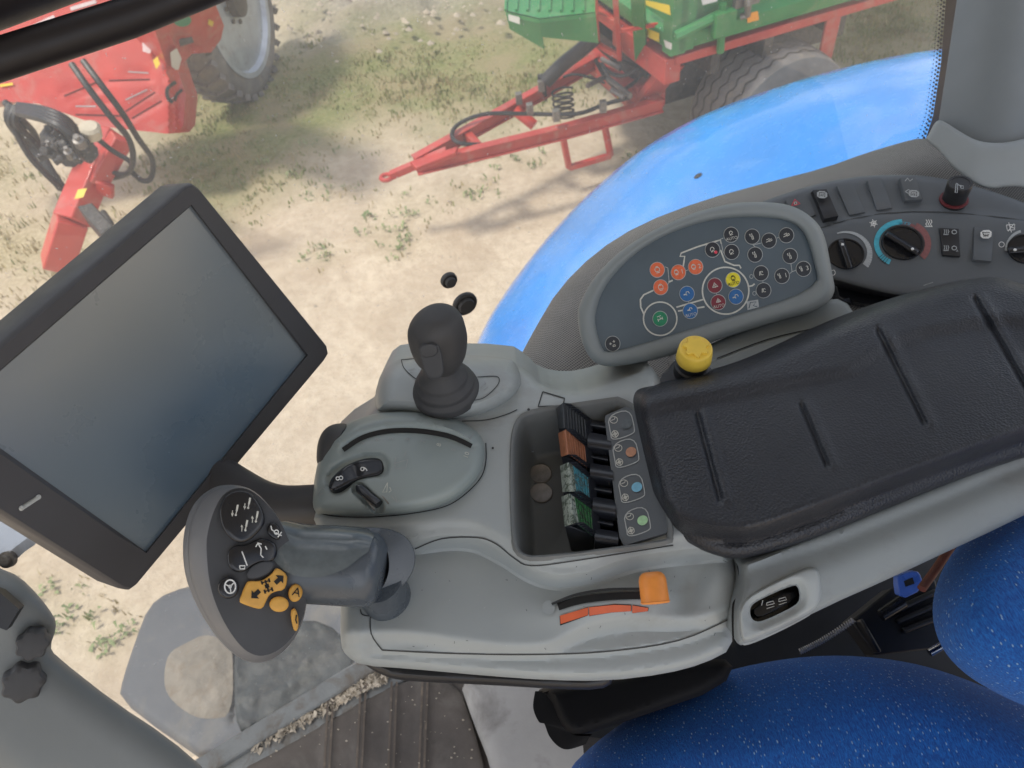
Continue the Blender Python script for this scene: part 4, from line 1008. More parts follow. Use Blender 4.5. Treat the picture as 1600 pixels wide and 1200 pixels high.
# printed marks
def arc(cx, cy, rx, ry, a0, a1, w, mi): mb.stroke(ell(cx, cy, rx, ry, 0, 30, a0, a1), w, S_P, mi, lift=.0006)
arc(1409.5, 380, 40, 33.5, 118, 270, 8, 2); arc(1409.5, 380, 38, 31.5, 262, 290, 4, 2); arc(1411, 381, 39, 33, 300, 400, 10, 3); arc(1409.5, 380, 37, 31, 268, 302, 4, 3)
for k in range(4): a = math.radians(126 + k * 6); mb.stroke([(1409.5 + 36 * math.cos(a), 380 + 29 * math.sin(a)), (1409.5 + 47 * math.cos(a), 380 + 40 * math.sin(a))], .9, S_P, 1, lift=.0009)
pts = ell(1321, 396, 38, 33.5, 0, 26, 250, 395)
for i in range(len(pts) - 1): mb.stroke([pts[i], pts[i + 1]], 2 + 9 * i / len(pts), S_P, 4, lift=.0006)
arc(1600, 392, 28, 31, 180, 260, 4, 4)
for k in range(6): a = math.radians(60 * k + 15); mb.stroke([(1365, 349), (1365 + 6.5 * math.cos(a), 349 + 6.5 * math.sin(a))], 1.1, S_P, 5)
mb.stroke(ell(1365, 349, 3.6), 1.2, S_P, 5, True)
for k in range(3): mb.stroke(crv([(1447 + k * 3.6, 343), (1449 + k * 3.6, 347), (1446.5 + k * 3.6, 350), (1449 + k * 3.6, 353)], 3), 1.2, S_P, 5)
mb.stroke([(1445, 354), (1457, 354)], 1.1, S_P, 5)
marks(mb, [[(-1, -.3), (.8, -.8), (1, .4), (-.6, .8), (-1, -.3)], [(-.6, -1), (.4, 1.1)], [(-.2, -.2), (.9, .1)], [(-.4, 1), (.6, -.9)]], 1579, 355, 7, 10, 1.1, S_P, 5)
mb.stroke(ell(1565, 382, 4.2, 4), 1.0, S_P, 5, True); mb.stroke(ell(1302, 426, 3, 4), .9, S_P, 5, True)
mb.stroke([(1443, 446), (1458, 441)], 1, S_P, 6)
mb.stroke(CL, 1.4, S_P, 7, lift=.0003)
mb.build('panel_plate', [M['panel'], M['black'], M['cyan'], M['tempred'], M['silver'], M['white'], M['faint'], M['seam']], hv, 50)
mb = MB(); UN = hz(sm([(400, 820), (600, 870), (800, 915), (1000, 925), (1300, 915), (1300, 1000), (970, 990), (740, 1003), (560, 985), (440, 955), (430, 900)], 1))
relief(mb, UN, surf_of(P0, lambda p: 2.366 - rnd(pdist(p, UN), 6, .004)), 10, (0, .02, -.02), 0, 6); mb.build('panel_underside', M['blackgloss'], hv)
def dial(cx, cy, rx, ry, ang, wdt, label):
    mb = MB(); c0 = S_P(np.array([[cx, cy]]))[0]; r = float(np.linalg.norm(S_P(np.array([[cx + rx, cy]]))[0] - c0))
    u = PH.on(cx + 20, cy) - PH.on(cx, cy); u = unit(u)
    mb.lathe(c0, PH.n, [(-.004, r), (.0015, r), (.0022, r * .97), (.0022, r * .90), (.0012, r * .88), (.0012, .001)], 48)
    k = mb.build('dial', M['blackgloss'], hv, 40, label=label)
    mb = MB(); a = math.radians(ang)
    ph = Plane(c0 + PH.n * .0115, PH.n)
    dx, dy = math.cos(a), math.sin(a) * .9; px_, py_ = -dy, dx
    L = rx * .93
    ring = lambda s, h, e=1.0: [PH.on(cx + u_ * L * dx * e + v_ * wdt * px_ * s, cy + u_ * L * dy * e + v_ * wdt * py_ * s, h) for u_, v_ in ((-1, -.7), (-.9, -1), (.9, -1), (1, -.7), (1, .7), (.9, 1), (-.9, 1), (-1, .7))]
    mb.loft([ring(1.0, .001), ring(.95, .006), ring(.62, .0105, .96), ring(.45, .0112, .92)], 0, False, True)
    x, y = cx + L * .62 * dx, cy + L * .62 * dy
    if ang == 250 + 0: pass
    mb.build('dial_bar', M['blackgloss'], k, 40, bevel=.0004)
    mb = MB(); mb.lathe(PH.on(x, y, .0108), PH.n, [(0, .0014), (.0011, .0014), (.0014, .0007)], 14); mb.build('pointer_dot', M['white'], k)
dial(1321, 397, 29, 27, 253, 6.5, 'left fan speed dial partly behind the keypad pod'); dial(1409.5, 380, 33, 28, 34, 6.5, 'middle temperature dial with blue to red scale'); dial(1602, 390, 29, 28, 176, 6.5, 'right wiper dial cut by the picture edge')
def rocker(q, mtl, draw=None, h0=.004, h1=.006, seat_=True, label=None, extra=None, name='rocker_switch'):
    mb = MB(); P = hz(q)
    if seat_: plate(mb, [(x + (x - np.mean([a for a, _ in P])) * .12, y + 4 + (y - np.mean([b for _, b in P])) * .06) for x, y in P], PH, -.001, .004, 1)
    a, b, c_, d = [np.array(v) for v in P]
    V = []; NS = 7
    for i in range(NS):
        t = i / (NS - 1); e = (1 - (2 * t - 1) ** 6) * .0015; h = h0 + (h1 - h0) * t + e - .0018 * math.sin(math.pi * t)
        l, r = a * (1 - t) + d * t, b * (1 - t) + c_ * t
        for s in np.linspace(0, 1, 5): q_ = l * (1 - s) + r * s; V.append(PH.on(q_[0], q_[1], h - .0006 * (s in (0, 1))))
    mb.add(V, [[i * 5 + j, i * 5 + j + 1, i * 5 + j + 6, i * 5 + j + 5] for i in range(NS - 1) for j in range(4)], 0)
    lp = [j for j in range(5)] + [i * 5 + 4 for i in range(1, NS)] + [(NS - 1) * 5 + j for j in (3, 2, 1, 0)] + [i * 5 for i in range(NS - 2, 0, -1)]
    A_ = [V[i] for i in lp]; B_ = [v - PH.n * (h1 + .003) for v in A_]; n = len(lp)
    mb.add(A_ + B_, [[i, (i + 1) % n, n + (i + 1) % n, n + i] for i in range(n)], 0)
    hm_ = (h0 + h1) / 2
    if draw: draw(mb, surf_of(Plane(PH.o + PH.n * (max(h0, h1) + .0008), PH.n)))
    mb.build(name, [mtl, M['black']] + (extra or []), hv, 35, label=label)
def sym(x, y, w, h_, ang=0, fillm=2, inkm=3):
    def f(mb, sf):
        X, Y = hz([(x, y)])[0]
        if fillm is not None: mb.fill(sm([(X - w, Y - h_), (X + w, Y - h_ + 1), (X + w, Y + h_), (X - w, Y + h_ - 1)], 1), sf, fillm, .0002)
        marks(mb, [[(-.6, .5), (-.6, -.4), (.6, -.4), (.6, .5)], [(-.2, .4), (-.2, -.1)], [(.2, .4), (.2, -.1)]], X, Y, w * .9, 5, 1.1, sf, inkm, .0005)
    return f
rocker([(280, 268), (366, 262), (440, 430), (352, 448)], M['black'], sym(338, 296, 8, 6), .003, .008, label='tall rocker with a small white symbol window', extra=[M['silver'], M['dark']])
rocker([(430, 238), (535, 230), (606, 405), (508, 424)], M['panel'], None, .0015, .002, False, 'blank switch cover left of its twin', name='blank_cover')
rocker([(620, 206), (712, 196), (776, 378), (680, 392)], M['panel'], None, .0015, .002, False, 'blank switch cover right of its twin', name='blank_cover')
rocker([(828, 190), (920, 186), (966, 325), (858, 332)], M['panel'], lambda mb, sf: (sym(912, 290, 8, 6)(mb, sf), marks(mb, [[(-1, .3), (-.3, -.5), (.3, .3), (1, -.3)], [(-.9, 3), (-.1, 2.5), (.9, 3), (-.1, 3.5), (-.9, 3)]], *hz([(880, 205)])[0], 6, 0, 1.2, sf, 2)), .008, .005, label='rocker with white lamp symbols below the pillar foot', extra=[M['silver'], M['dark']])
def haz(mb, sf):
    X, Y = hz([(172, 350)])[0]; mb.stroke([(X - 6, Y + 4), (X + 7, Y + 1), (X - 1, Y - 6)], 1.6, sf, 2, True); mb.stroke(ell(X, Y, 2), 1, sf, 3, True)
rocker([(110, 330), (240, 300), (300, 420), (170, 470)], M['panel'], haz, .001, .0012, False, 'hazard light switch with a red triangle', extra=[M['pink'], M['cream']])
def fans(mb, sf):
    for yy in (530, 630):
        X, Y = hz([(1120, yy)])[0]
        for k in range(3): mb.stroke(crv([(X - 5 + k * 3, Y - 4), (X - 3.5 + k * 3, Y - 1), (X - 5 + k * 3, Y + 3)], 2), .9, sf, 2)
        mb.stroke(ell(X + 11, Y, 3.6, 3), 1.1, sf, 2, True); mb.stroke([(X - 6, Y + 4), (X + 2, Y + 4)], .9, sf, 2)
    text(mb, 'A', *hz([(1183, 648)])[0], 5, 5, sf, 2)
rocker([(1074, 505), (1192, 510), (1202, 680), (1092, 672)], M['black'], fans, .006, .007, label='rocker with two rows of heater symbols', extra=[M['silver']])
rocker([(1290, 498), (1410, 516), (1396, 712), (1284, 702)], M['panel'], lambda mb, sf: (mb.fill(sm(hz([(1328, 520), (1398, 516), (1396, 570), (1328, 570)]), 1), sf, 2, .0002), mb.stroke(hz([(1340, 532), (1386, 532), (1376, 552), (1350, 552), (1340, 532)]), 1.2, sf, 3, lift=.0005), [mb.stroke(hz([(1350 + 12 * k, 540), (1350 + 12 * k, 562)]), 1, sf, 3, lift=.0005) for k in range(3)]), .005, .008, label='rocker with a white windscreen heater symbol', extra=[M['white'], M['dark']])
mb = MB(); c0 = S_P(np.array([hz([(1158, 335)])[0]]))[0]
axp = unit(PH.n + np.array([.0, .22, .28]))
mb.lathe(c0, axp, [(-.004, .0128), (.001, .0128), (.0015, .0112), (.010, .0110), (.014, .0114), (.022, .0116), (.0235, .0108), (.0235, .0088), (.0228, .0085), (.0228, .0005)], 44, 0)
plug = mb.build('socket_plug', M['black'], hv, 40)
mb = MB(); mb.lathe(c0, axp, [(.0006, .0130), (.0016, .0136), (.0030, .0132), (.0032, .0116)], 44); mb.build('red_ring', ink('dull_red_ring', (.14, .02, .025), .5), plug)
mb = MB(); tp = Plane(c0 + axp * .0231, axp); stp = surf_of(tp); X, Y = hz([(1192, 255)])[0]
marks(mb, [[(-.5, -.9), (-.7, .9), (-.3, .9), (-.2, -.9), (-.5, -.9)], [(-.2, -.7), (.6, -.3)], [(.3, -.5), (.9, -.4), (.9, .1), (.4, .0), (.3, -.5)]], X, Y, 8, 0, 1.1, stp, 0); mb.build('plug_symbol', M['silver'], plug)

# ================================================================== perforated side trim
tr = MB()
TO = sm([(790, 600), (812, 558), (835, 515), (872, 452), (930, 394), (1000, 350), (1100, 312), (1200, 285), (1290, 262), (1350, 240), (1410, 222), (1440, 215), (1470, 222), (1500, 240), (1560, 262), (1700, 280), (1700, 640), (1300, 620), (1060, 620), (900, 640), (820, 640)], 1)
TL = [(700, 660), (790, 600), (812, 558), (835, 515), (872, 452), (930, 394), (1000, 350), (1100, 312), (1200, 285), (1290, 262), (1350, 240), (1410, 222), (1440, 215), (1700, 215)]
def h_t(p):
    d = pdist(p, TL, False)
    return 2.352 + .012 * gauss(p, 1300, 290, 260, 24, -10) - rnd(d, 46, .030) - .03 * sstep((pdist(p, TL, False) - 60) / 120) * (p[:, 0] < 1050)
S_T = surf_of(P0, h_t); relief(tr, TO, S_T, 9, (0, .05, -.10), 0, 30)
trim = tr.build('side_trim', M['perf'], None, 60, base=Z(1200, 560, 2.30)); tagp(trim, 'grey perforated trim curving along the window ledge behind the pods', 'cab trim')

# ================================================================== cab pillar, glass, unseen added roof
pil = thing('cab_pillar', 'grey rounded cab pillar with flared foot at the right of the window', 'pillar', D(1545, 260, .80))
mb = MB(); rings = []
def prow(y0, xl, xr, dep, bulge, dy=0):
    r_ = []
    for t in np.linspace(0, 1, 15):
        x = xl + (xr - xl) * t; r_.append(D(x, y0 + dy * math.sin(math.pi * t) , dep - bulge * math.sin(math.pi * t)))
    for t in np.linspace(1, 0, 9)[1:-1]: r_.append(D(xl + (xr - xl) * t, y0 - 30, dep + .06))
    return r_
mb.loft([prow(240, 1478, 1690, .82, .03, 10), prow(205, 1464, 1680, .82, .032, 10), prow(100, 1480, 1690, .82, .034, 8), prow(0, 1495, 1700, .82, .036, 4), prow(-130, 1525, 1720, .80, .036, 0), prow(-420, 1570, 1760, .80, .036, 0), prow(-800, 1620, 1800, .80, .036, 0)], 0)
mb.build('pillar_cover', M['pillar'], pil, 60)
mb = MB(); rings = []
FO = sm([(1450, 212), (1462, 188), (1474, 188), (1500, 206), (1530, 222), (1570, 224), (1610, 214), (1680, 190), (1740, 200), (1740, 310), (1640, 305), (1600, 292), (1575, 291), (1545, 296), (1520, 285), (1490, 264), (1468, 236), (1445, 218)], 2)
relief(mb, FO, surf_of(Plane(D(1560, 255, .768), unit(-FWD + .15 * UP)), lambda p: .0 - rnd(pdist(p, FO), 9, .004) - .016 * sstep((1530 - p[:, 0]) / 90) + .004 * gauss(p, 1580, 235, 60, 18)), 6, .05, 0, 9)
mb.build('pillar_foot', M['pillarlight'], pil, 60)

# the right hand window: one curved pane standing on the sill
ga, gb = Z(570, 1040, 1.6), Z(300, 1190, 1.6)
gdir = unit(gb - ga); gnrm = np.cross(gdir, [0, 0, 1]); 
if gnrm @ (EYE - ga) < 0: gnrm = -gnrm
def gpt(s, z):   # s metres rearward from ga
    lean = -.10 * max(0.0, (z - 1.9)) ** 2 * 0
    return ga - gdir * s + gnrm * (-.012 + lean) + np.array([0, 0, z - 1.6])
PGL = Plane(ga + gnrm * -.012, gnrm)
win = thing('side_window', 'dusty clear side window between the cab and the yard', 'window', gpt(.3, 1.6))
mb = MB(); mb.add([gpt(-1.1, 1.59), gpt(1.55, 1.59), gpt(1.55, 3.35), gpt(-1.1, 3.35)], [[0, 1, 2, 3]], 0, smooth=False); mb.build('glass_pane', M['glass'], win)
FRP = Plane(PGL.o + gnrm * .004, gnrm)
mb = MB(); fr = [(1484, -140), (1478, 0), (1470, 100), (1458, 180), (1446, 218), (1452, 224), (1600, 224), (1600, -140)]
mb.add(FRP.on(np.array([p[0] for p in fr]), np.array([p[1] for p in fr])), [list(range(8))], 0, smooth=False)
for k in range(44):
    y = -60 + k * 6.4; x = np.interp(y, [-140, 0, 100, 180, 216], [1484, 1478, 1470, 1458, 1446])
    for j, r in enumerate((2.3, 1.7, 1.1)):
        q = FRP.on(*np.array(ell(x - 2.5 - j * 4.6, y + (3.2 if j % 2 else 0), r, r, n=8)).T, .0002); mb.add(q, [list(range(8))], 0, smooth=False)
mb.build('glass_border', M['frit'], win)
for (x, y, r, dd, lb) in ((725, 473, 18.5, .0, 'larger round black glass stud'), (700, 436, 12.5, .0, 'smaller round black glass stud')):
    mb = MB(); c0 = PGL.on(x, y); r = float(np.linalg.norm(PGL.on(x + r, y) - c0)) * .93
    mb.lathe(c0, gnrm, [(.0005, r), (.004, r), (.0055, r * .94), (.006, r * .8), (.0045, r * .72), (.0075, r * .66), (.010, r * .6), (.0105, .001)], 36); mb.build('glass_stud', M['rubber'], win, 45, label=lb)

# two dark rails across the upper left
for (a, b, r, lb) in (((-60, 112), (420, -60), .0128, 'black rubber grab rail crossing the upper left of the window'), ((-60, -24), (250, -128), .030, 'thick black frame tube in the top left corner')):
    mb = MB(); A, B = D(*a, .47), D(*b, .54); mid_ = (A + B) / 2 - UP * .004 * (r < .02)
    ext = unit(A - B) * .12
    mb.sweep([A + ext * 2 - UP * .02, A + ext - UP * .004, A, mid_, B, B - ext], [r] * 6, 20, up=UP); o = mb.build('grab_rail' if r < .02 else 'frame_tube', M['rail'], None, 60, base=A)
    tagp(o, lb, 'rail' if r < .02 else 'frame')
# unseen cab roof added and sized to keep sun off the interior (its edges are just out of view)
mb = MB(); rz = 3.42
RO = [gpt(1.5, 0) - gnrm * .10, gpt(-1.8, 0) - gnrm * .10, gpt(-1.8, 0) + gnrm * 1.3, gpt(1.5, 0) + gnrm * 1.3]
RO = [np.array([p[0], p[1], rz]) for p in RO]
mb.prism(RO, (0, 0, .10)); roof = mb.build('unseen_cab_roof', mat('unseen_roof_slab', (.45, .45, .43), .8), None, base=RO[0]); tagp(roof, 'unseen pale cab roof slab added to keep sun off the interior', 'roof')

# ================================================================== monitor
Mq = [(298, 322), (478, 555), (228, 862), (-76, 646)]
_R = [rays(*m) for m in Mq]; s_ = np.linalg.solve(np.array([_R[0], _R[2], -_R[1]]).T, _R[3]); dd = np.array([s_[0], s_[2], s_[1], 1]) * .415
MP = [EYE + k * r for k, r in zip(dd, _R)]
PM = Plane(sum(MP) / 4, np.cross(MP[1] - MP[0], MP[3] - MP[0]))
mon = thing('display_monitor', 'dark touch screen display tilted beside the handle, switched off, reflection tones painted in', 'monitor', MP[1] - PM.n * .03)
BZ = resampleN(fillet([(303, 280), (521, 549), (204, 929), (-175, 692)], 14), 160)
SCR = resampleN([tuple(q) for q in resample(Mq, 30)], 120)
SCR = np.roll(SCR, -int(np.argmax(SCR[:, 0])), 0); BZ = np.roll(BZ, -int(np.argmax(BZ[:, 0])), 0)
# same winding start; pair by nearest direction from the centre
cS = np.array([130, 595]); angs = np.unwrap(np.arctan2(*(BZ - cS).T[::-1])); 
def byang(poly, A_):
    P = np.vstack([poly, poly[:1]]); out = []
    for a in A_:
        d = np.array([math.cos(a), math.sin(a)]); best = None
        for p, q in zip(P[:-1], P[1:]):
            e = q - p; den = d[0] * -e[1] + d[1] * e[0]
            if abs(den) < 1e-9: continue
            w_ = p - cS; t = (w_[0] * -e[1] + w_[1] * e[0]) / den; s = (d[0] * w_[1] - d[1] * w_[0]) / den
            if t > 0 and -1e-6 <= s <= 1 + 1e-6 and (best is None or t > best): best = t
        out.append(cS + d * best)
    return np.array(out)
A_ = np.concatenate([np.arctan2(*(np.array(Mq, float) - cS).T[::-1]), angs % (2 * math.pi) - 2 * math.pi * ((angs % (2 * math.pi)) > math.pi)]); A_ = np.sort(A_)
bz = byang(BZ, A_); sc_ = byang(np.array(Mq, float), A_)
mb = MB(); R = lambda q, h: PM.on(q[:, 0], q[:, 1], h)
base = R(bz, 0)
cen = base.mean(0)
shr = lambda P, f: cen + (P - cen) * f
out_pts = shr(base, 1.0)
mb.loft([shr(out_pts, .97) - PM.n * .034, out_pts - PM.n * .030, out_pts - PM.n * .006, shr(out_pts, .994) - PM.n * .002, shr(out_pts, .982), R(bz * .08 + sc_ * .92, -.0005), R(sc_, -.0035)], 0, True, False)
bezel = mb.build('bezel', M['bezel'], mon, 35)
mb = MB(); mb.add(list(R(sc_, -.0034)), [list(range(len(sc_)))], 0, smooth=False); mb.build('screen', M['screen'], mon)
mb = MB(); mb.sweep([PM.on(34, 794, .0006), PM.on(60, 777, .0006)], [.0018, .0018], 10, squash=.6); 
mb.lathe(PM.on(34, 794, .0006), PM.n, [(0, .0018), (.0009, .0012)], 10); mb.lathe(PM.on(60, 777, .0006), PM.n, [(0, .0018), (.0009, .0012)], 10); mb.build('status_light', M['led'], mon)
mb = MB(); mb.sweep(crv([D(330, 735, .60), D(370, 762, .585), D(410, 784, .575), D(450, 792, .565), D(510, 790, .555)], 4), .0165, 22); mb.build('support_arm', M['bezel'], mon)

# ================================================================== dash corner lower left
dash = thing('dash_tower', 'grey plastic dash tower with two black knobs in the lower left corner', 'dashboard', D(60, 1150, .72))
DT = sm([(-60, 860), (0, 888), (30, 900), (62, 932), (86, 965), (88, 982), (78, 1010), (86, 1024), (180, 1098), (260, 1150), (330, 1210), (360, 1260), (-60, 1260)], 1)
PD = Plane(D(80, 1100, .70), unit(-FWD + .25 * RT))
mb = MB(); relief(mb, DT, surf_of(PD, lambda p: .0 - rnd(pdist(p, DT), 60, .03) + .012 * gauss(p, 20, 940, 60, 50) - .012 * gauss(p, 90, 1010, 70, 16, 40)), 9, .14, 0, 60)
mb.build('tower_shell', M['door'], dash, 60)
mb = MB(); plate(mb, [(-30, 915), (0, 926), (30, 952), (10, 985), (-30, 970)], PD, .022, .012); mb.build('dark_recess', M['black'], dash)
for (x, y, r) in ((52, 1003, 22), (38, 1062, 28)):
    mb = MB(); c0 = PD.on(x, y, .0); rr = r / F * .70; nn = unit(PD.n + .3 * RT); u = unit(RT - (RT @ nn) * nn); v = np.cross(nn, u); rings = []
    for h, s in ((-.02, .8), (-.004, 1), (.010, 1), (.013, .9), (.014, .6)):
        rings.append([c0 + nn * h + rr * s * (1 + .08 * math.cos(7 * t)) * (math.cos(t) * u + math.sin(t) * v) for t in np.linspace(0, 2 * math.pi, 56, endpoint=False)])
    mb.loft(rings); mb.build('knob', M['rubber'], dash, 50)
hg = MB(); PHG = Plane(D(30, 830, .80), -FWD)
relief(hg, sm([(-40, 770), (0, 790), (30, 800), (66, 826), (62, 846), (30, 868), (22, 884), (0, 884), (-40, 870)], 1), surf_of(PHG), 10, .03)
hin = hg.build('window_hinge', M['rim'], None, 40, base=PHG.o); tagp(hin, 'small grey metal hinge with bolt beside the dark monitor', 'hinge')
mb = MB(); mb.lathe(PHG.on(15, 873), -FWD, [(0, .009), (.006, .009), (.0065, .006), (.010, .0055), (.0105, .001)], 20); mb.build('bolt', M['steel'], hin)

# ================================================================== floor, sill, mat, hump
FL = 1.60
mb = MB()
q = [(300, 1400), (562, 1035), (600, 1010), (1300, 1000), (1300, 1400)]
mb.prism([gpt(s, FL - .03) + gnrm * w for s, w in ((-.9, .03), (1.5, .03), (1.5, 1.5), (-.9, 1.5))], (0, 0, -.03)); fl = mb.build('floor', M['matt'], None, base=Z(800, 1150, FL - .06)); tagp(fl, kind='structure')
sillp = [(270, 1196), (300, 1178), (360, 1150), (470, 1092), (548, 1043), (640, 990), (640, 1020), (575, 1060), (500, 1100), (420, 1140), (340, 1200), (300, 1230)]
mb = MB(); a = np.array([(262, 1212), (590, 1012), (610, 1034), (280, 1235)]); 
V = Z(a[:, 0], a[:, 1], FL); mb.prism(list(V), (0, 0, -.06))
b = np.array([(290, 1220), (612, 1026), (640, 1058), (322, 1260)]); mb.prism(list(Z(b[:, 0], b[:, 1], FL - .012)), (0, 0, -.05), 0)
sl_ = mb.build('door_sill', M['sill'], None, bevel=.004, base=V[0]); tagp(sl_, 'dirty grey sill strip along the bottom of the window', 'sill')
mb = MB()
for k in range(2200):
    t = rng.random() ** .8; w_ = rng.random(); x = 380 + 225 * t + rng.normal(0, 3); y = 1172 - 124 * t + (w_ - .5) * 26
    if rng.random() > .2 + .8 * t: continue
    c0 = Z(x, y, FL - .008 + .004 * rng.random()); s = .0012 + .0045 * rng.random() ** 2.5
    V = [c0 + s * rng.normal(0, 1, 3) * [1, 1, .5] for _ in range(4)]; mb.add(V, [[0, 1, 2], [0, 2, 3], [0, 3, 1], [1, 3, 2]], 0, smooth=False)
cr = mb.build('dry_crumbs', M['crumb'], None, base=Z(450, 1110, FL)); tagp(cr, kind='stuff', label='dry mud crumbs scattered along the sill', cat='debris')
MO = sm([(350, 1260), (368, 1206), (445, 1166), (545, 1108), (602, 1076), (650, 1060), (715, 1064), (745, 1150), (770, 1260)], 1)
RIBS = [(505, 1300, 518, 1040), (556, 1300, 568, 1040), (607, 1300, 616, 1040), (655, 1300, 664, 1040), (700, 1300, 668, 1085), (735, 1300, 690, 1070)]
def h_mat(p):
    h = FL - .010 - rnd(pdist(p, MO), 9, .004)
    for (x0, y0, x1, y1) in RIBS[:4]:
        d = pdist(p, [(x0, y0), (x1, y1)], False); h = h + .0055 * sstep(1.6 - d / 8)
        d = pdist(p, [(x0 - 13, y0), (x1 - 13, y1)], False)
    return h
S_MT = surf_of(P0, h_mat)
mb = MB(); relief(mb, MO, S_MT, 6, (0, 0, -.02), 0, 9)
for (x0, y0, x1, y1) in RIBS[:4]:
    for dx in (-4, 4): mb.stroke([(x0 + dx, y0), (x1 + dx, y1 + 25)], 3.4, S_MT, 1, lift=.0012)
for k in range(70):
    x, y = 420 + 320 * rng.random(), 1070 + 130 * rng.random(); r = .6 + 1.7 * rng.random() ** 2
    if inside(np.array([[x, y]]), MO)[0]: mb.fill(ell(x, y, r, r * .8, n=6), S_MT, 2, .0016)
mt = mb.build('floor_mat', [M['matt'], M['matrib'], M['crumb']], None, 30, base=Z(600, 1200, FL)); tagp(mt, 'dusty ribbed rubber floor mat with crumbs on it', 'floor mat')
HU = sm([(716, 1060), (770, 1056), (1000, 1056), (1040, 1150), (1040, 1280), (780, 1280), (768, 1200), (740, 1130)], 1)
mb = MB(); relief(mb, HU, surf_of(P0, lambda p: FL + .03 - rnd(pdist(p, HU), 26, .02)), 9, (0, 0, -.04), 0, 26); hu = mb.build('floor_hump', M['hump'], None, 60, base=Z(880, 1150, FL)); tagp(hu, 'worn light grey floor hump between mat and seat', 'floor cover')

mb = MB(); mb.prism([gpt(.46, FL + .01) + gnrm * .02, gpt(1.5, FL + .01) + gnrm * .02, gpt(1.5, 2.10) + gnrm * .02, gpt(.46, 2.10) + gnrm * .02], gnrm * .03)
sw = mb.build('side_wall', M['pillar'], None, base=gpt(.6, FL), bevel=.004); tagp(sw, 'grey lower cab side wall beneath the trim and switch panel', 'cab wall')
# ================================================================== seat
seat = thing('driver_seat', 'blue flecked cloth driver seat with cushion and bolster', 'seat', Z(1300, 1150, 1.9))
CU = sm([(860, 1300), (885, 1205), (925, 1165), (960, 1138), (1010, 1104), (1090, 1062), (1180, 1036), (1290, 1022), (1400, 1030), (1480, 1050), (1560, 1082), (1800, 1180), (1800, 1420), (860, 1420)], 2)
mb = MB(); relief(mb, CU, surf_of(P0, lambda p: 2.26 - rnd(pdist(p, CU), 90, .05) + .012 * gauss(p, 1150, 1180, 200, 70, -10)), 11, (0, .02, -.08), 0, 90); mb.build('cushion', M['seat'], seat, 60)
BO = sm([(1800, 700), (1640, 752), (1570, 786), (1510, 834), (1470, 890), (1454, 950), (1466, 1006), (1500, 1048), (1550, 1080), (1620, 1112), (1800, 1150)], 2)
mb = MB(); relief(mb, BO, surf_of(P0, lambda p: 2.42 - rnd(pdist(p, BO), 90, .06) + .01 * gauss(p, 1600, 940, 120)), 11, .12, 0, 90); mb.build('backrest_bolster', M['seat'], seat, 60)
mb = MB(); bc = [np.array([.80, y, z]) for y, z in fillet([(-.45, 2.05), (.16, 2.05), (.16, 2.72), (-.45, 2.72)], .09)]
mb.loft([[p + np.array([0.04, 0, 0]) + (np.array([0, -.14, 2.4]) - p * [0, 1, 1]) * .08 for p in bc], [p + np.array([.08, 0, 0]) for p in bc], [p + np.array([.16, 0, 0]) for p in bc]], 0); mb.build('backrest', M['seat'], seat, 60)
# shade built as a black slab, plus dark fittings beneath the console beside the seat
mb = MB(); SBX = sm([(940, 1060), (1150, 1000), (1300, 940), (1480, 860), (1640, 780), (1700, 1100), (1400, 1120), (900, 1180)], 1)
relief(mb, SBX, surf_of(P0, lambda p: 2.03 + 0 * p[:, 0]), 30, (0, 0, -.4)); mb.build('seat_base_shade', M['black'], seat)
mb = MB(); PL = Plane(Z(1400, 970, 2.15), [0, -.35, 1]); spl = [(1330, 970), (1395, 918), (1462, 905), (1475, 960), (1490, 1010), (1370, 1024)]
plate(mb, spl, PL, .0, .03); [mb.beam(PL.on(1392 + 9 * k, 958 + 14 * k, .004), PL.on(1462 + 7 * k, 925 + 18 * k, .004), .006, .008) for k in range(3)]; mb.beam(PL.on(1342, 968, .006), PL.on(1372, 1020, .006), .004, .012); mb.build('adjuster_cover', M['black'], seat, bevel=.003)
mb = MB(); mb.sweep([PL.on(1376, 962, .012), PL.on(1410, 940, .014)], [.006, .007], 12); mb.build('adjuster_lever', M['blackgloss'], seat)
mb = MB(); PBK = Plane(Z(1422, 915, 2.20), unit([-.1, -.5, .8])); _b = lambda L: [(x - 2, y + 9) for x, y in L]
plate(mb, _b(sm([(1403, 896), (1408, 889), (1434, 882), (1442, 890), (1445, 912), (1408, 930)], 1)), PBK, 0, .012); mb.fill(_b([(1414, 899), (1428, 893), (1431, 903), (1417, 908)]), surf_of(PBK), 1, .0005)
bk = mb.build('belt_buckle', [M['buckle'], M['dark']], None, bevel=.0012, base=PBK.o); tagp(bk, 'blue seat belt buckle tab under the rail beside the seat', 'buckle')
mb = MB(); a, b = Z(1250, 1018, 2.16), Z(1334, 968, 2.18); n = 200; ax = unit(b - a); u = unit(np.cross(ax, [0, 0, 1])); v = np.cross(u, ax)
mb.sweep([a + (b - a) * t + .0022 * (math.cos(t * 26 * 2 * math.pi) * u + math.sin(t * 26 * 2 * math.pi) * v) + np.array([0, 0, -.008 * math.sin(math.pi * t)]) for t in np.linspace(0, 1, 420)], .0008, 5)
mb.build('coiled_cable', mat('grey_cable_skin', (.38, .38, .39), .4), seat)
mb = MB(); mb.sweep([Z(1452, 1020, 2.20), Z(1484, 1002, 2.205)], .0038, 12); mb.build('chrome_rod', M['chrome'], seat)
mb = MB(); mb.sweep([Z(1440, 920, 2.25), Z(1462, 890, 2.25), Z(1482, 860, 2.255), Z(1500, 830, 2.26)], .004, 10); mb.build('orange_tube', M['copper'], seat)
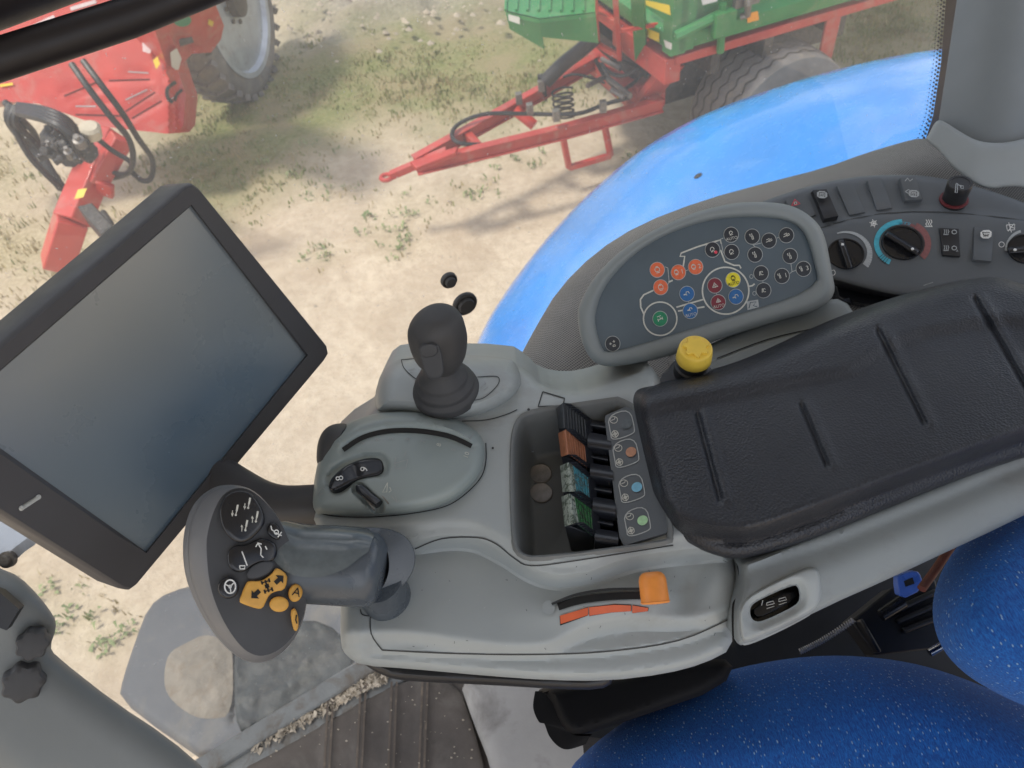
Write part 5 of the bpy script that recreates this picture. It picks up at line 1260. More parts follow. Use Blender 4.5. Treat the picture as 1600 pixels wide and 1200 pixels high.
# ================================================================== yard
nz = np.array
from mathutils import noise as mn
def fbm(x, y, s=1.0, o=4):
    v = 0; a = 1
    for k in range(o): v += a * mn.noise(Vector((x * s * 2 ** k, y * s * 2 ** k, 3.7 * k))); a *= .5
    return v
GRASSY = [sm(p, 2) for p in (
    [(225, 230), (260, 120), (330, 110), (440, 90), (520, 20), (600, -20), (830, -30), (1000, 20), (960, 130), (860, 175), (760, 205), (600, 190), (500, 235), (430, 300), (330, 345), (250, 320)],
    [(430, 20), (500, -60), (760, -60), (760, 20), (560, 60), (470, 70)],
    [(1240, -60), (1500, -60), (1500, 80), (1300, 110)])]
DRY = [sm(p, 2) for p in ([(-80, 300), (60, 330), (120, 330), (300, 300), (360, 330), (250, 420), (100, 440), (-80, 480)], [(-60, 180), (60, 230), (60, 330), (-60, 330)])]
SPARSE = [(640, 325, 60, 30), (620, 380, 50, 28), (120, 965, 90, 40), (60, 930, 70, 30), (740, 240, 90, 18), (1010, 245, 60, 22), (500, 400, 40, 16), (730, 300, 40, 20), (160, 1000, 60, 40), (590, 355, 30, 20), (830, 250, 40, 14), (510, 300, 40, 20)]
def wsm(P, poly, w): 
    d = pdist(P, poly); s = inside(P, poly); return np.clip(.5 + np.where(s, d, -d) / w, 0, 1)
def dens(px, py):
    P = np.stack([px, py], -1)
    g = np.max([wsm(P, p, 90) for p in GRASSY], 0); d = np.max([wsm(P, p, 110) for p in DRY], 0)
    s = np.max([np.exp(-((px - a) / c) ** 2 - ((py - b) / e) ** 2) for a, b, c, e in SPARSE], 0)
    return g, d, s
# one sheet: fine near the tractor, stretching to the horizon
xs = np.concatenate([[-400, -120, -40, -15, -9], np.arange(-6, 6.001, .075), [9, 15, 40, 120, 400]])
ys = np.concatenate([[-400, -100, -20, -4, 0], np.arange(.6, 12.01, .075), [15, 30, 80, 400]])
X, Y = np.meshgrid(xs, ys); n0, n1 = X.shape
Hh = np.zeros_like(X); G_ = np.zeros((n0, n1, 3))
P3 = np.stack([X, Y, 0 * X], -1).reshape(-1, 3)
v_ = P3 - EYE; dpt = v_ @ FWD
px = np.where(dpt > .5, 800 + F * (v_ @ RT) / np.maximum(dpt, .5), -9999); py = np.where(dpt > .5, 600 - F * (v_ @ UP) / np.maximum(dpt, .5), 9999)
g, d, s = dens(px, py)
far = (P3[:, 1] > 9)
g = np.where(far, .7, g)
rub = np.exp(-((px - 590) / 170) ** 2 - ((py - 15) / 34) ** 2) + np.exp(-((px - 500) / 60) ** 2 - ((py - 70) / 20) ** 2) * .7
for i in range(len(P3)):
    x, y = P3[i, 0], P3[i, 1]
    if abs(x) < 6.5 and 0 < y < 12.5:
        P3[i, 2] = .035 * fbm(x, y, .9) + .012 * fbm(x + 9, y, 5, 3) + rub[i] * (.16 + .20 * fbm(x, y, 2.4, 4))
me = MB(); me.v = [tuple(p) for p in P3]; me.f = [[r * n1 + c, r * n1 + c + 1, (r + 1) * n1 + c + 1, (r + 1) * n1 + c] for r in range(n0 - 1) for c in range(n1 - 1)]; me.m = [0] * len(me.f); me.ns = [True] * len(me.f)
def groundmat():
    m, nt, b, _ = newmat('sandy_yard_ground'); co = coord(nt)
    at = nd(nt, 'ShaderNodeAttribute', attribute_name='cover'); sp = nd(nt, 'ShaderNodeSeparateColor'); nt.links.new(at.outputs['Color'], sp.inputs[0])
    f1 = ramp(nt, noise(nt, 2.2, 9, .66, co, .5), [(.34, 0), (.62, 1)])
    sand = mixc(nt, f1, (.47, .375, .27), (.63, .525, .395))
    sand = mixc(nt, ramp(nt, noise(nt, 14, 8, .72, co), [(.40, .45), (.56, 0)]), sand, (.42, .33, .23))
    sand = mixc(nt, ramp(nt, noise(nt, 55, 4, .7, co), [(.60, 0), (.72, .55)]), sand, (.66, .58, .47))
    f2 = noise(nt, 5, 9, .72, co, .6)
    gfac = mth(nt, 'MULTIPLY', mth(nt, 'ADD', f2, -.36), 6.0, True)
    gr = mixc(nt, ramp(nt, noise(nt, 30, 6, .7, co), [(.35, 0), (.65, 1)]), (.15, .17, .055), (.285, .275, .125))
    gr = mixc(nt, ramp(nt, noise(nt, 2.2, 4, .6, co), [(.4, 0), (.62, .7)]), gr, (.33, .26, .155))
    dry = mixc(nt, ramp(nt, noise(nt, 40, 6, .7, co), [(.35, 0), (.65, 1)]), (.32, .27, .15), (.56, .47, .31))
    rb = mixc(nt, ramp(nt, noise(nt, 22, 6, .7, co), [(.35, 0), (.65, 1)]), (.25, .22, .185), (.40, .355, .30))
    c = mixc(nt, mth(nt, 'MULTIPLY', sp.outputs[1], mth(nt, 'ADD', gfac, .25, True)), sand, dry)
    c = mixc(nt, mth(nt, 'MULTIPLY', sp.outputs[0], mth(nt, 'ADD', gfac, .9, True)), c, gr)
    c = mixc(nt, mth(nt, 'MULTIPLY', sp.outputs[2], .9, True), c, rb)
    nt.links.new(c, b.inputs['Base Color']); b.inputs['Roughness'].default_value = .95; b.inputs['Specular IOR Level'].default_value = .15
    bp = nd(nt, 'ShaderNodeBump'); bp.inputs['Strength'].default_value = .8; bp.inputs['Distance'].default_value = .03
    nt.links.new(noise(nt, 16, 9, .7, co), bp.inputs['Height']); nt.links.new(bp.outputs[0], b.inputs['Normal'])
    return m
gnd = me.build('ground', groundmat(), None, 180); tagp(gnd, kind='structure')
ca = gnd.data.color_attributes.new('cover', 'FLOAT_COLOR', 'POINT')
buf = np.ones((len(P3), 4)); buf[:, 0] = g; buf[:, 1] = np.maximum(d, s * .4); buf[:, 2] = np.clip(rub, 0, 1)
if len(ca.data) == len(P3): ca.data.foreach_set('color', buf.ravel())
def gz(x, y): return .035 * fbm(x, y, .9) + .012 * fbm(x + 9, y, 5, 3)
# grass: one mesh of blades
def grassmat(nm, a, b_):
    m, nt, b, _ = newmat(nm); co = coord(nt)
    nt.links.new(mixc(nt, ramp(nt, noise(nt, 3, 5, .7, co), [(.35, 0), (.65, 1)]), a, b_), b.inputs['Base Color']); b.inputs['Roughness'].default_value = .8
    return m
GM = [grassmat('green_grass', (.14, .185, .05), (.31, .31, .115)), grassmat('dry_grass', (.30, .24, .11), (.46, .38, .20)), grassmat('weed_leaf', (.17, .23, .09), (.34, .36, .18))]
def blades(mb, x, y, z, n, h, spread, mi):
    for _ in range(n):
        a = rng.random() * 6.28; r = spread * rng.random(); bx, by = x + r * math.cos(a), y + r * math.sin(a); t = rng.random() * 6.28; w = .003 + .004 * rng.random()
        lx, ly = math.cos(t) * h * .5 * rng.random(), math.sin(t) * h * .5 * rng.random(); hh = h * (.5 + .7 * rng.random()); dx, dy = -math.sin(t) * w, math.cos(t) * w
        mb.add([(bx - dx, by - dy, z - .01), (bx + dx, by + dy, z - .01), (bx + lx * .5 + dx * .7, by + ly * .5 + dy * .7, z + hh * .6), (bx + lx * .5 - dx * .7, by + ly * .5 - dy * .7, z + hh * .6), (bx + lx, by + ly, z + hh)], [[0, 1, 2, 3], [3, 2, 4]], mi)
mb = MB(); C_ = rng.random((38000, 2)) * [12.5, 9.5] + [-6, 1.4]
Q = np.concatenate([C_, np.zeros((len(C_), 1))], 1); pxx, pyy = PX(Q); g2, d2, s2 = dens(pxx, pyy)
ok = (pxx > -120) & (pxx < 1720) & (pyy > -150) & (pyy < 1250)
for i in np.nonzero(ok)[0]:
    x, y = C_[i]; pn = .5 + .9 * fbm(x, y, 1.3, 3)
    if rng.random() < g2[i] * np.clip(pn * 1.3, 0, 1): blades(mb, x, y, gz(x, y), 6, .016 + .026 * pn, .07, 0 if rng.random() < .6 else 1)
    elif rng.random() < d2[i] * .45: blades(mb, x, y, gz(x, y), 4, .05, .06, 1 if rng.random() < .75 else 0)
    elif rng.random() < s2[i] * .2: blades(mb, x, y, gz(x, y), 3, .04, .05, 1 if rng.random() < .5 else 0)
grs = mb.build('grass', GM, None, base=(0, 4, 0)); tagp(grs, kind='stuff')
# low weeds: small leafy rosettes
mb = MB()
for (a, b_, c_, e) in SPARSE + [(350, 200, 120, 60), (560, 60, 60, 30), (575, 30, 40, 20), (430, 260, 60, 30)]:
    for _ in range(7):
        qx, qy = a + rng.normal() * c_ * .55, b_ + rng.normal() * e * .55; p0 = Z(qx, qy, 0.0); x, y = p0[0], p0[1]; z = gz(x, y)
        for k in range(6):
            t = rng.random() * 6.28; L = .014 + .022 * rng.random(); dx, dy = math.cos(t), math.sin(t); w = L * .3
            zz = z + .01 + .04 * rng.random(); ox, oy = rng.normal(0, .02, 2)
            mb.add([(x + ox, y + oy, z), (x + ox + dx * L * .5 - dy * w, y + oy + dy * L * .5 + dx * w, zz), (x + ox + dx * L, y + oy + dy * L, zz * 1.0 - .005), (x + ox + dx * L * .5 + dy * w, y + oy + dy * L * .5 - dx * w, zz)], [[0, 1, 2, 3]], 2)
wd = mb.build('weeds', GM, None, base=(0, 4, 0)); tagp(wd, kind='stuff')
# stones and clods
mb = MB()
for _ in range(700):
    x, y = rng.random() * 11 - 6, 1.2 + rng.random() * 8; s = .004 + .018 * rng.random() ** 4; z = gz(x, y)
    V = [(x + s * math.cos(k * 1.2566 + .3) * (1 + .3 * rng.normal()), y + s * math.sin(k * 1.2566) * (1 + .3 * rng.normal()), z - .002) for k in range(5)] + [(x, y, z + s * .7)]
    mb.add(V, [[k, (k + 1) % 5, 5] for k in range(5)], 0)
for _ in range(200):
    q = Z(590 + rng.normal() * 130, 20 + rng.normal() * 26, .12); s = .01 + .035 * rng.random() ** 3
    x, y = q[0], q[1]; z = .06 + .1 * rng.random()
    V = [(x + s * math.cos(k * 1.2566 + .3), y + s * math.sin(k * 1.2566), z) for k in range(5)] + [(x, y, z + s * .8)]
    mb.add(V, [[k, (k + 1) % 5, 5] for k in range(5)], 0)
st_ = mb.build('stones', mat('pale_stones', (.40, .34, .26), .9, var=(3, .3)), None, base=(0, 4, 0)); tagp(st_, kind='stuff')

# ================================================================== own mudguard outside the window
fn = MB()
FO_ = sm([(700, 640), (735, 560), (765, 492), (830, 400), (905, 315), (1000, 233), (1100, 176), (1250, 124), (1360, 95), (1440, 80), (1500, 73), (1700, 66), (1700, 420), (1300, 420), (1000, 640)], 2)
PFN = plane3((740, 560, 1.50), (1470, 80, 2.02), (1470, 260, 2.02))
EDG = [(690, 660), (735, 560), (765, 492), (830, 400), (905, 315), (1000, 233), (1100, 176), (1250, 124), (1360, 95), (1440, 80), (1500, 73), (1700, 66)]
def h_f(p):
    d = pdist(p, EDG, False)
    return -rnd(d, 60, .05) + .05 * np.sin(np.clip((p[:, 0] - 735) / 900, 0, 1) * math.pi) - .02 * sstep((d - 150) / 200)
relief(fn, FO_, surf_of(PFN, h_f), 14, (0, .04, -.10), 0, 60)
fen = thing('tractor_fender', 'glossy blue rounded rear fender just outside the window', 'fender', Z(1000, 400, 1.7))
fn.build('fender_shell', M['fender'], fen, 60)
mb = MB(); sfn = surf_of(PFN, h_f); c0 = sfn(nz([[1091, 275]]))[0]; mb.lathe(c0 - PFN.n * .001, PFN.n, [(0, .011), (.0025, .011), (.003, .008), (.003, .001)], 22); mb.build('rubber_plug', M['black'], fen)

# ================================================================== step plate / tank below the window
stp = thing('tank_step', 'grey fuel tank top with dried mud below the window', 'tank', Z(330, 1020, 1.1))
TS = sm([(186, 1092), (192, 1060), (212, 1000), (232, 948), (262, 925), (330, 908), (420, 905), (560, 915), (640, 960), (560, 1060), (420, 1150), (330, 1190), (260, 1150)], 1)
mb = MB(); relief(mb, TS, surf_of(P0, lambda p: 1.22 - rnd(pdist(p, TS), 14, .03) - .02 * np.exp(-(pdist(p, [(365, 1000), (365, 1130)], False) / 3) ** 2)), 9, (0, 0, -.35), 0, 14); mb.build('tank_top', M['tank'], stp, 60)
mb = MB(); MU = sm([(255, 1060), (262, 1020), (290, 1005), (320, 990), (352, 1000), (364, 1010), (364, 1118), (330, 1124), (300, 1120), (262, 1090)], 2)
def h_mu(p): return 1.221 + .008 * sstep(pdist(p, MU) / 26) * np.array([1 + .6 * fbm(a * .05, b * .05) for a, b in p])
relief(mb, MU, surf_of(P0, h_mu), 6); mb.build('dried_mud', M['mud'], stp)
mb = MB(); DK = sm([(366, 1120), (366, 1010), (395, 1000), (440, 985), (480, 965), (530, 985), (560, 1030), (520, 1080), (440, 1120), (380, 1150)], 1)
relief(mb, DK, surf_of(P0, lambda p: 1.232 + np.array([.012 * fbm(a * .03, b * .03) for a, b in p]) - rnd(pdist(p, DK), 8, .008)), 7, (0, 0, -.02), 0, 8); mb.build('grimy_bracket', M['mossy'], stp)

# ================================================================== trailer
def hbeam(mb, a, b, w, h, mi=0, fl=.18):
    """C / I section beam between two points"""
    a, b = nz(a), nz(b); t = unit(b - a); u = unit(np.cross(t, [0, 0, 1])); v = np.cross(u, t)
    mb.beam(a, b, w * .35, h * .9, mi); mb.beam(a + v * h * .44, b + v * h * .44, w, h * .12, mi); mb.beam(a - v * h * .44, b - v * h * .44, w, h * .12, mi)
trl = thing('tipping_trailer', 'green box trailer on a red chassis with an A-shaped drawbar', 'trailer', Z(1150, 200, 0))
K = Z(1053, 77, 1.05); KR = Z(1290, 8, 1.05); ta = unit((KR - K) * [1, 1, 0]); tn = nz([-ta[1], ta[0], 0]); ez = nz([0, 0, 1.0])
WID = 1.75; LEN = 3.6; BH = .95
mb = MB()
# near side wall with rolled profile, front wall
def wallprof(o, along, L, outw, H, mi=0):
    prof = [(0, .03), (.05, .045), (.09, .045), (.12, .0), (.30, .0), (.34, -.028), (.44, -.028), (.48, .0), (.60, .0), (.64, -.028), (.74, -.028), (.78, 0), (.92, .0), (.94, .045), (1.0, .045)]
    A_ = [o + ez * H * t - outw * d for t, d in [(a, -b) for a, b in prof]]
    B_ = [p + along * L for p in A_]; C2 = [p - outw * .09 for p in A_]; D2 = [p + along * L for p in C2]; n = len(A_)
    mb.loft([A_, B_], mi, False, False, False, False); mb.loft([C2, D2], mi, False, False, False, False)
    mb.add([A_[-1], B_[-1], D2[-1], C2[-1]], [[0, 1, 2, 3]], mi); mb.add([A_[0], B_[0], D2[0], C2[0]], [[0, 1, 2, 3]], mi)
wallprof(K, ta, LEN, -tn, BH); wallprof(K + tn * WID, ta, LEN, tn, BH); wallprof(K, tn, WID, -ta, BH)
for s in (0, 1.15, 2.3, 3.5): mb.box(K + ta * s - tn * .05, ta * .09, tn * .06, ez * BH * 1.02)
mb.box(K + ez * .02 + ta * .05 + tn * .05, ta * LEN, tn * WID * .95, ez * .04)
mb.box(K - ta * .05 - tn * .05 - ez * .01, ta * .09, tn * .09, ez * (BH + .04)); mb.box(K - ta * .05 + tn * WID * .97 - ez * .01, ta * .09, tn * .09, ez * (BH + .04))
mb.build('box_body', M['greenpaint'], trl, 30)
mb = MB(); o = K + ez * .08; 
for (cx, cy, w_, h_) in ((1175, 26, 22, 14),):
    P_ = Plane(K - tn * .052, tn); mb.fill([(1167, 22), (1184, 17), (1186, 31), (1168, 36)], surf_of(P_), 0)
mb.build('side_reflector', M['reflector'], trl)
P_ = Plane(K - ta * .05, ta); P2_ = Plane(K - tn * .052, tn)
for q_, pl_, m_, lb_ in (([(1008, 0), (1046, 8), (1048, 24), (1010, 8)], P_, 'stickyellow', 'upper yellow sticker'), ([(1006, 42), (1030, 52), (1030, 66), (1007, 56)], P_, 'stickyellow', 'lower yellow sticker'), ([(1037, 62), (1050, 68), (1049, 78), (1040, 74)], P_, 'stickwhite', 'small white sticker at the corner'), ([(1096, 0), (1120, -6), (1121, 2), (1098, 8)], P2_, 'stickwhite', 'white sticker on the side wall')):
    mb = MB(); mb.fill(q_, surf_of(pl_), 0, .002); mb.build('warning_sticker', M[m_], trl, label=lb_)
mb = MB(); q = Plane(K - tn * .06, tn).on(1160, 2)
mb.sweep([q + ez * .12, q - tn * .03 + ez * .05, q - tn * .05, q - tn * .02 - ez * .07 + ta * .03, q - ez * .08], .018, 8); mb.beam(q + ta * .1, q - ta * .05, .03, .05); mb.build('side_latch', M['steel'], trl)
mb = MB(); q = K + ez * .10 - tn * .06 - ta * .04
mb.sweep([q, q + ta * .28 + ez * .05], .028, 8); mb.sweep([q + ta * .28 + ez * .1, q + ta * .30 - ez * .16], .022, 8); mb.box(q + ta * .22 - ez * .05, ta * .12, -tn * .05, ez * .12); mb.build('gate_latch', M['greenpaint'], trl)
# chassis
mb = MB()
c0 = K - ez * .02; LC = 1.35
mb.box(c0 - ez * .06 - tn * .03, ta * LEN, tn * .07, ez * .05)
mb.box(c0 - ez * .16 - ta * .06 - tn * .02, ta * .10, tn * .62, ez * .14); mb.box(c0 - ez * .10 - ta * .04 + tn * .6, ta * .06, tn * (WID - .6), ez * .06)
mb.prism([c0 - ez * .16 + tn * .12, c0 - ez * .16 + tn * .12 + ta * .16, c0 - ez * .44 + tn * .34 + ta * .14, c0 - ez * .44 + tn * .34 - ta * .02], tn * .06)
mb.box(c0 - ez * .46 + tn * .34 - ta * .02, ta * .20, tn * .12, ez * .12)
mb.box(c0 - ez * .46 + ta * 1.0 - tn * .02, ta * .10, tn * .02, ez * .4)
mb.build('chassis', M['redtrailer'], trl, bevel=.006)
mb = MB()
mb.box(c0 - ez * .40 + ta * .12 + tn * .34, ta * LC, tn * .10, ez * .18); mb.box(c0 - ez * .40 + ta * .1 + tn * 1.3, ta * LC, tn * .10, ez * .18)
mb.box(c0 - ez * .30 + tn * WID, ta * LC, tn * .07, ez * .2)
for s in (.25, .6, 1.1): mb.box(c0 - ez * .19 + ta * s, ta * .06, tn * WID, ez * .12)
mb.build('underframe', M['grease_and_shade'], trl, bevel=.004)  # beams coloured dark to hold the shade under the box
# drawbar
mb = MB(); EYE_ = Z(604, 277, .46); J = Z(648, 258, .52)
b1 = [Z(648, 254, .53), Z(845, 145, .62), Z(930, 96, .66), c0 - ez * .40 + tn * 1.05 - ta * .02]
b2 = [Z(650, 262, .52), Z(880, 206, .57), Z(1030, 164, .60), c0 - ez * .42 + tn * .40 - ta * .02]
for L in (b1, b2):
    for i in range(3): hbeam(mb, L[i], L[i + 1] + unit(L[i + 1] - L[i]) * .02, .06, .085)
mb.beam(J + unit(EYE_ - J) * -.22, EYE_ + unit(J - EYE_) * .03, .05, .045)
mb.prism([Z(640, 252, .60), Z(715, 228, .62), Z(712, 238, .61), Z(650, 262, .59)], (0, 0, -.03))
mb.beam(b1[1] * .4 + b1[0] * .6, b2[1] * .45 + b2[0] * .55, .05, .05); mb.beam(b1[3] + ta * .0, b2[3], .09, .12); mb.beam(b1[2], b2[2] + ta * .02, .05, .05)
t = []
mb.build('drawbar', M['redtrailer'], trl, bevel=.005)
mb = MB(); R_ = .034; rg = []
for a in np.linspace(0, 2 * math.pi, 20): rg.append(EYE_ + nz([math.cos(a) * R_, math.sin(a) * R_, 0]))
mb.sweep(rg, .014, 8, up=(0, 0, 1)); mb.build('hitch_ring', M['redtrailer'], trl)
mb = MB(); s_pts = [Z(876, 196, .52), Z(889, 262, .20), Z(954, 243, .20), Z(941, 178, .54)]
for i in range(3): mb.beam(s_pts[i], s_pts[i + 1], .035, .035)
mb.build('stand_frame', M['redpaint'], trl, bevel=.004)
mb = MB(); dz = .02; L0, L1 = Z(926, -60, 1.62), Z(934, 72, .92); R0, R1 = Z(958, -55, 1.62), Z(968, 92, .88)
mb.beam(L0, L1, .028, .028); mb.beam(R0, R1, .028, .028)
for t in (.18, .56, .975): mb.beam(L0 * (1 - t) + L1 * t, R0 * (1 - t) + R1 * t, .026, .03)
mb.beam(R0 * .35 + R1 * .65, R0 * .35 + R1 * .65 + tn * -.05 + ta * .22, .02, .02)
mb.build('ladder', M['redpaint'], trl, bevel=.003)
mb = MB(); mb.beam(Z(994, -60, 1.55), Z(1002, 92, .88), .07, .05); mb.build('front_post', M['greenpaint'], trl, bevel=.004)
# green deck tray in front
mb = MB(); a, b, c_, d_ = Z(790, 18, 1.38), Z(842, 30, 1.38), Z(930, 20, 1.38), Z(930, -60, 1.38); e_ = Z(795, -60, 1.38)
mb.prism([a, b, c_, d_, e_], (0, 0, -.02)); 
for p, q in ((a, b), (b, c_)): 
    for k in (0,): mb.prism([p, q, q + ez * -.17 + (unit(nz([.2, .4, 0])) * .05), p + ez * -.10 + (unit(nz([.2, .4, 0])) * .03)], nz([.004, .01, 0]))
for k in range(8): mb.beam(a * (1 - k / 8) + c_ * k / 8 + ez * .006, e_ * (1 - k / 8) + d_ * k / 8 + ez * .006, .012, .012)
mb.stroke([(800, 24), (800, 38)], 1, surf_of(flat(1.30)), 0)
mb.build('front_deck', M['greenpaint'], trl)
mb = MB(); mb.fill([(794, 22), (812, 27), (812, 38), (795, 32)], surf_of(Plane(a - nz([.0, .012, 0]), np.cross(b - a, ez))), 0); mb.build('deck_marking', M['cream'], trl)
mb = MB(); mb.sweep(crv([Z(930, 58, 1.0), Z(908, 78, .92), Z(880, 100, .82), Z(852, 128, .72)], 4), .045, 14); mb.beam(Z(846, 118, .75), Z(849, 155, .56), .05, .03)
mb.build('black_cylinder', M['hose'], trl)
mb = MB(); A_, B_ = Z(878, 140, .66), Z(882, 182, .48)
mb.sweep([A_ * (1 - t) + B_ * t + nz([.065 * math.cos(t * 5 * 2 * math.pi), .04 * math.sin(t * 5 * 2 * math.pi), 0]) for t in np.linspace(0, 1, 90)], .007, 6); mb.build('coiled_hose', M['hose'], trl)
mb = MB()
mb.sweep(crv([Z(755, 226, .56), Z(720, 224, .6), Z(706, 212, .62), Z(718, 193, .64), Z(760, 178, .66), Z(830, 178, .62), Z(900, 178, .62), Z(945, 163, .66), Z(985, 152, .70)], 6), .013, 8)
mb.sweep(crv([Z(940, 100, .8), Z(955, 115, .8), Z(975, 118, .8), Z(1000, 108, .82), Z(995, 125, .7), Z(975, 140, .7)], 6), .012, 8)
mb.sweep(crv([Z(880, 120, .68), Z(900, 116, .7), Z(925, 122, .68), Z(945, 130, .66)], 6), .009, 8); mb.sweep(crv([Z(930, 92, .8), Z(945, 120, .72), Z(975, 150, .66)], 6), .012, 8)
mb.sweep(crv([Z(955, 90, .85), Z(985, 100, .8), Z(1010, 118, .7), Z(990, 148, .62), Z(960, 158, .62)], 6), .012, 8)
mb.build('hydraulic_hose', M['hose'], trl)
for (x0, y0, x1, y1) in ((918, 134, 950, 118), (935, 100, 950, 122), (955, 140, 975, 152), (950, 122, 985, 150), (940, 92, 970, 108)): mb = MB(); mb.sweep([Z(x0, y0, .74), Z(x1, y1, .72)], .016, 8); mb.build('hose_coupling', M['steel'], trl)
for (x, y) in ((845, 145), (810, 165), (827, 182), (868, 192), (941, 178)): mb = MB(); mb.box(Z(x - 3, y, .66), (.04, 0, 0), (0, .04, 0), (0, 0, .07)); mb.build('beam_clamp', M['steel'], trl, bevel=.004)
mb = MB(); mb.sweep([Z(805, 172, .6), Z(835, 196, .52)], .035, 12); mb.build('red_actuator', M['redpaint'], trl)
mb = MB(); mb.beam(Z(965, 148, .68), Z(985, 150, .68), .03, .03); mb.build('yellow_plug', M['stickyellow'], trl)
mb = MB(); mb.box(c0 - ez * .60 + ta * .05 + tn * .5, ta * .6, tn * .7, ez * .35); mb.build('drawbar_shade_block', M['grease_and_shade'], trl)  # dark block paints in the shaded space behind the drawbar
def wheel(parent, c, ax, R, W, rimR, treadz=0, tm='tyre'):
    w = thing_part = None
    mb = MB(); prof = [(-W / 2, rimR), (-W / 2 * .98, rimR * 1.05), (-W / 2 * 1.05, (R + rimR) / 2), (-W / 2 * .92, R * .955), (-W / 2 * .80, R * .985), (-W / 2 * .4, R), (0, R), (W / 2 * .4, R), (W / 2 * .80, R * .985), (W / 2 * .92, R * .955), (W / 2 * 1.05, (R + rimR) / 2), (W / 2 * .98, rimR * 1.05), (W / 2, rimR)]
    ax = unit(ax); u = unit(np.cross(ax, ez)); v = np.cross(u, ax); rings = []
    NS = 96
    for k in range(NS): 
        t = 2 * math.pi * k / NS; d = math.cos(t) * u + math.sin(t) * v
        rings.append([c + ax * (h + (.012 * math.sin(t * 24) if treadz and abs(h) < W * .45 else 0)) + d * r for h, r in prof])
    rings.append(rings[0]); f0 = len(mb.f); mb.loft(rings, 0, False, False, False)
    if treadz:
        for i_ in range(f0, len(mb.f)):
            c_ = np.mean([mb.v[v_] for v_ in mb.f[i_]], 0); hh = (c_ - c) @ ax
            if abs(hh) > W * .465: mb.m[i_] = 2
    if treadz:
        for gg in (-.33, -.17, 0, .17, .33):
            V = []; 
            for k in range(192):
                t = 2 * math.pi * k / 192; d = math.cos(t) * u + math.sin(t) * v; z_ = .012 * math.sin(t * 28)
                for e in (-.007, .007): V.append(c + ax * (gg * W + z_ + e) + d * (R * 1.0018 - abs(gg) ** 3 * R * .12))
            mb.add(V, [[2 * k, 2 * k + 1, (2 * k + 3) % 384, (2 * k + 2) % 384] for k in range(192)], 1)
    mbr = MB(); 
    mbr.lathe(c, ax, [(-W * .46, rimR * 1.0), (-W * .5, rimR * 1.02), (-W * .44, rimR * .93), (-W * .25, rimR * .85), (-W * .18, rimR * .35), (-W * .32, rimR * .3), (-W * .34, rimR * .05)], 40, 0, u)
    for k in range(6): t = 2 * math.pi * k / 6; mbr.lathe(c + (math.cos(t) * u + math.sin(t) * v) * rimR * .22 - ax * W * .33, -ax, [(0, .018), (.03, .018), (.034, .006)], 8)
    return mb, mbr
wc = Z(1196, 176, .43)
wt = thing('trailer_wheel_tmp', 'x', 'x', wc); bpy.data.objects.remove(wt)
mbt, mbr = wheel(None, wc, tn, .44, .46, .22, 1)
tyr = mbt.build('wheel', [M['tyre'], M['grease_and_shade'], M['sidewall']], trl, 40); mbr.build('rim', M['grease_and_shade'], tyr, 40)
mbt, mbr = wheel(None, wc + tn * 1.5, tn, .44, .36, .22, 0); tyr = mbt.build('wheel', [M['tyre'], M['grease_and_shade']], trl, 40); mbr.build('rim', M['grease_and_shade'], tyr, 40)
mb = MB(); mb.sweep([wc, wc + tn * 1.62], .06, 12); mb.build('axle', M['grease_and_shade'], trl)
mb = MB()
for s0, zz in ((0, .0),): 
    q = K + tn * .0 + ta * 1.25 - ez * .28
# far dark machine beyond the trailer
bx = thing('dark_implement', 'dark green implement half hidden beyond the trailer', 'machine', Z(1330, -20, 0)); q = Z(1300, -10, .0)
mb = MB(); mb.box(q + nz([.25, .45, .1]), ta * 1.4, tn * .5, ez * .5); mb.sweep([q + nz([.2, .5, .6]), q + nz([.9, .7, .75])], .16, 12); mb.build('frame', M['grease_and_shade'], bx, bevel=.02)
mbt, mbr = wheel(None, q + nz([.1, .45, .38]), tn, .38, .22, .2); mbt.build('wheel', [M['tyre'], M['grease_and_shade']], bx, 40)

# ================================================================== red machine upper left
red = thing('red_harvest_machine', 'red farm machine with hoses, big ribbed hopper and a lowered drawbar', 'farm machine', Z(200, 260, 0))
mb = MB()
A1 = plane3((0, 150, .90), (285, 208, .55), (235, 30, 1.12))
sA = surf_of(A1)
HP = [(-140, 60), (-60, -50), (222, -50), (232, 25), (258, 52), (290, 148), (286, 196), (276, 208), (262, 209), (160, 198), (60, 162), (0, 158), (-140, 190)]
def h_hp(p):
    h = 0 * p[:, 0]
    for L in ([(98, 145), (155, 130)], [(108, 158), (160, 138)], [(118, 167), (172, 160)], [(116, 178), (170, 180)], [(168, 124), (235, 125)], [(198, 113), (232, 114)], [(196, 172), (240, 142)], [(204, 184), (252, 158)], [(120, 188), (190, 190)], [(0, 190), (0, 190)]):
        h = h - .006 * np.exp(-(pdist(p, L, False) / 6) ** 2)
    h = h + .035 * sstep(1 - pdist(p, [(232, 25), (252, 90), (272, 150), (276, 205)], False) / 5) - .10 * sstep((p[:, 0] - 262) / 18) * sstep((p[:, 1] - 60) / 80)
    return h
S_HP = surf_of(A1, h_hp)
relief(mb, HP, S_HP, 5.5, -A1.n * .22 + nz([0, .1, 0]), 0)
for L in ([(100, 150), (152, 128)], [(170, 126), (234, 124)], [(196, 174), (242, 144)], [(206, 185), (252, 158)], [(118, 179), (188, 181)]): mb.stroke(L, 2.4, S_HP, 1, lift=.003)
for L in ([(118, 166), (150, 166)], [(200, 112), (232, 114)], [(196, 156), (230, 140)]): mb.stroke(L, 2.2, S_HP, 2, lift=.003)
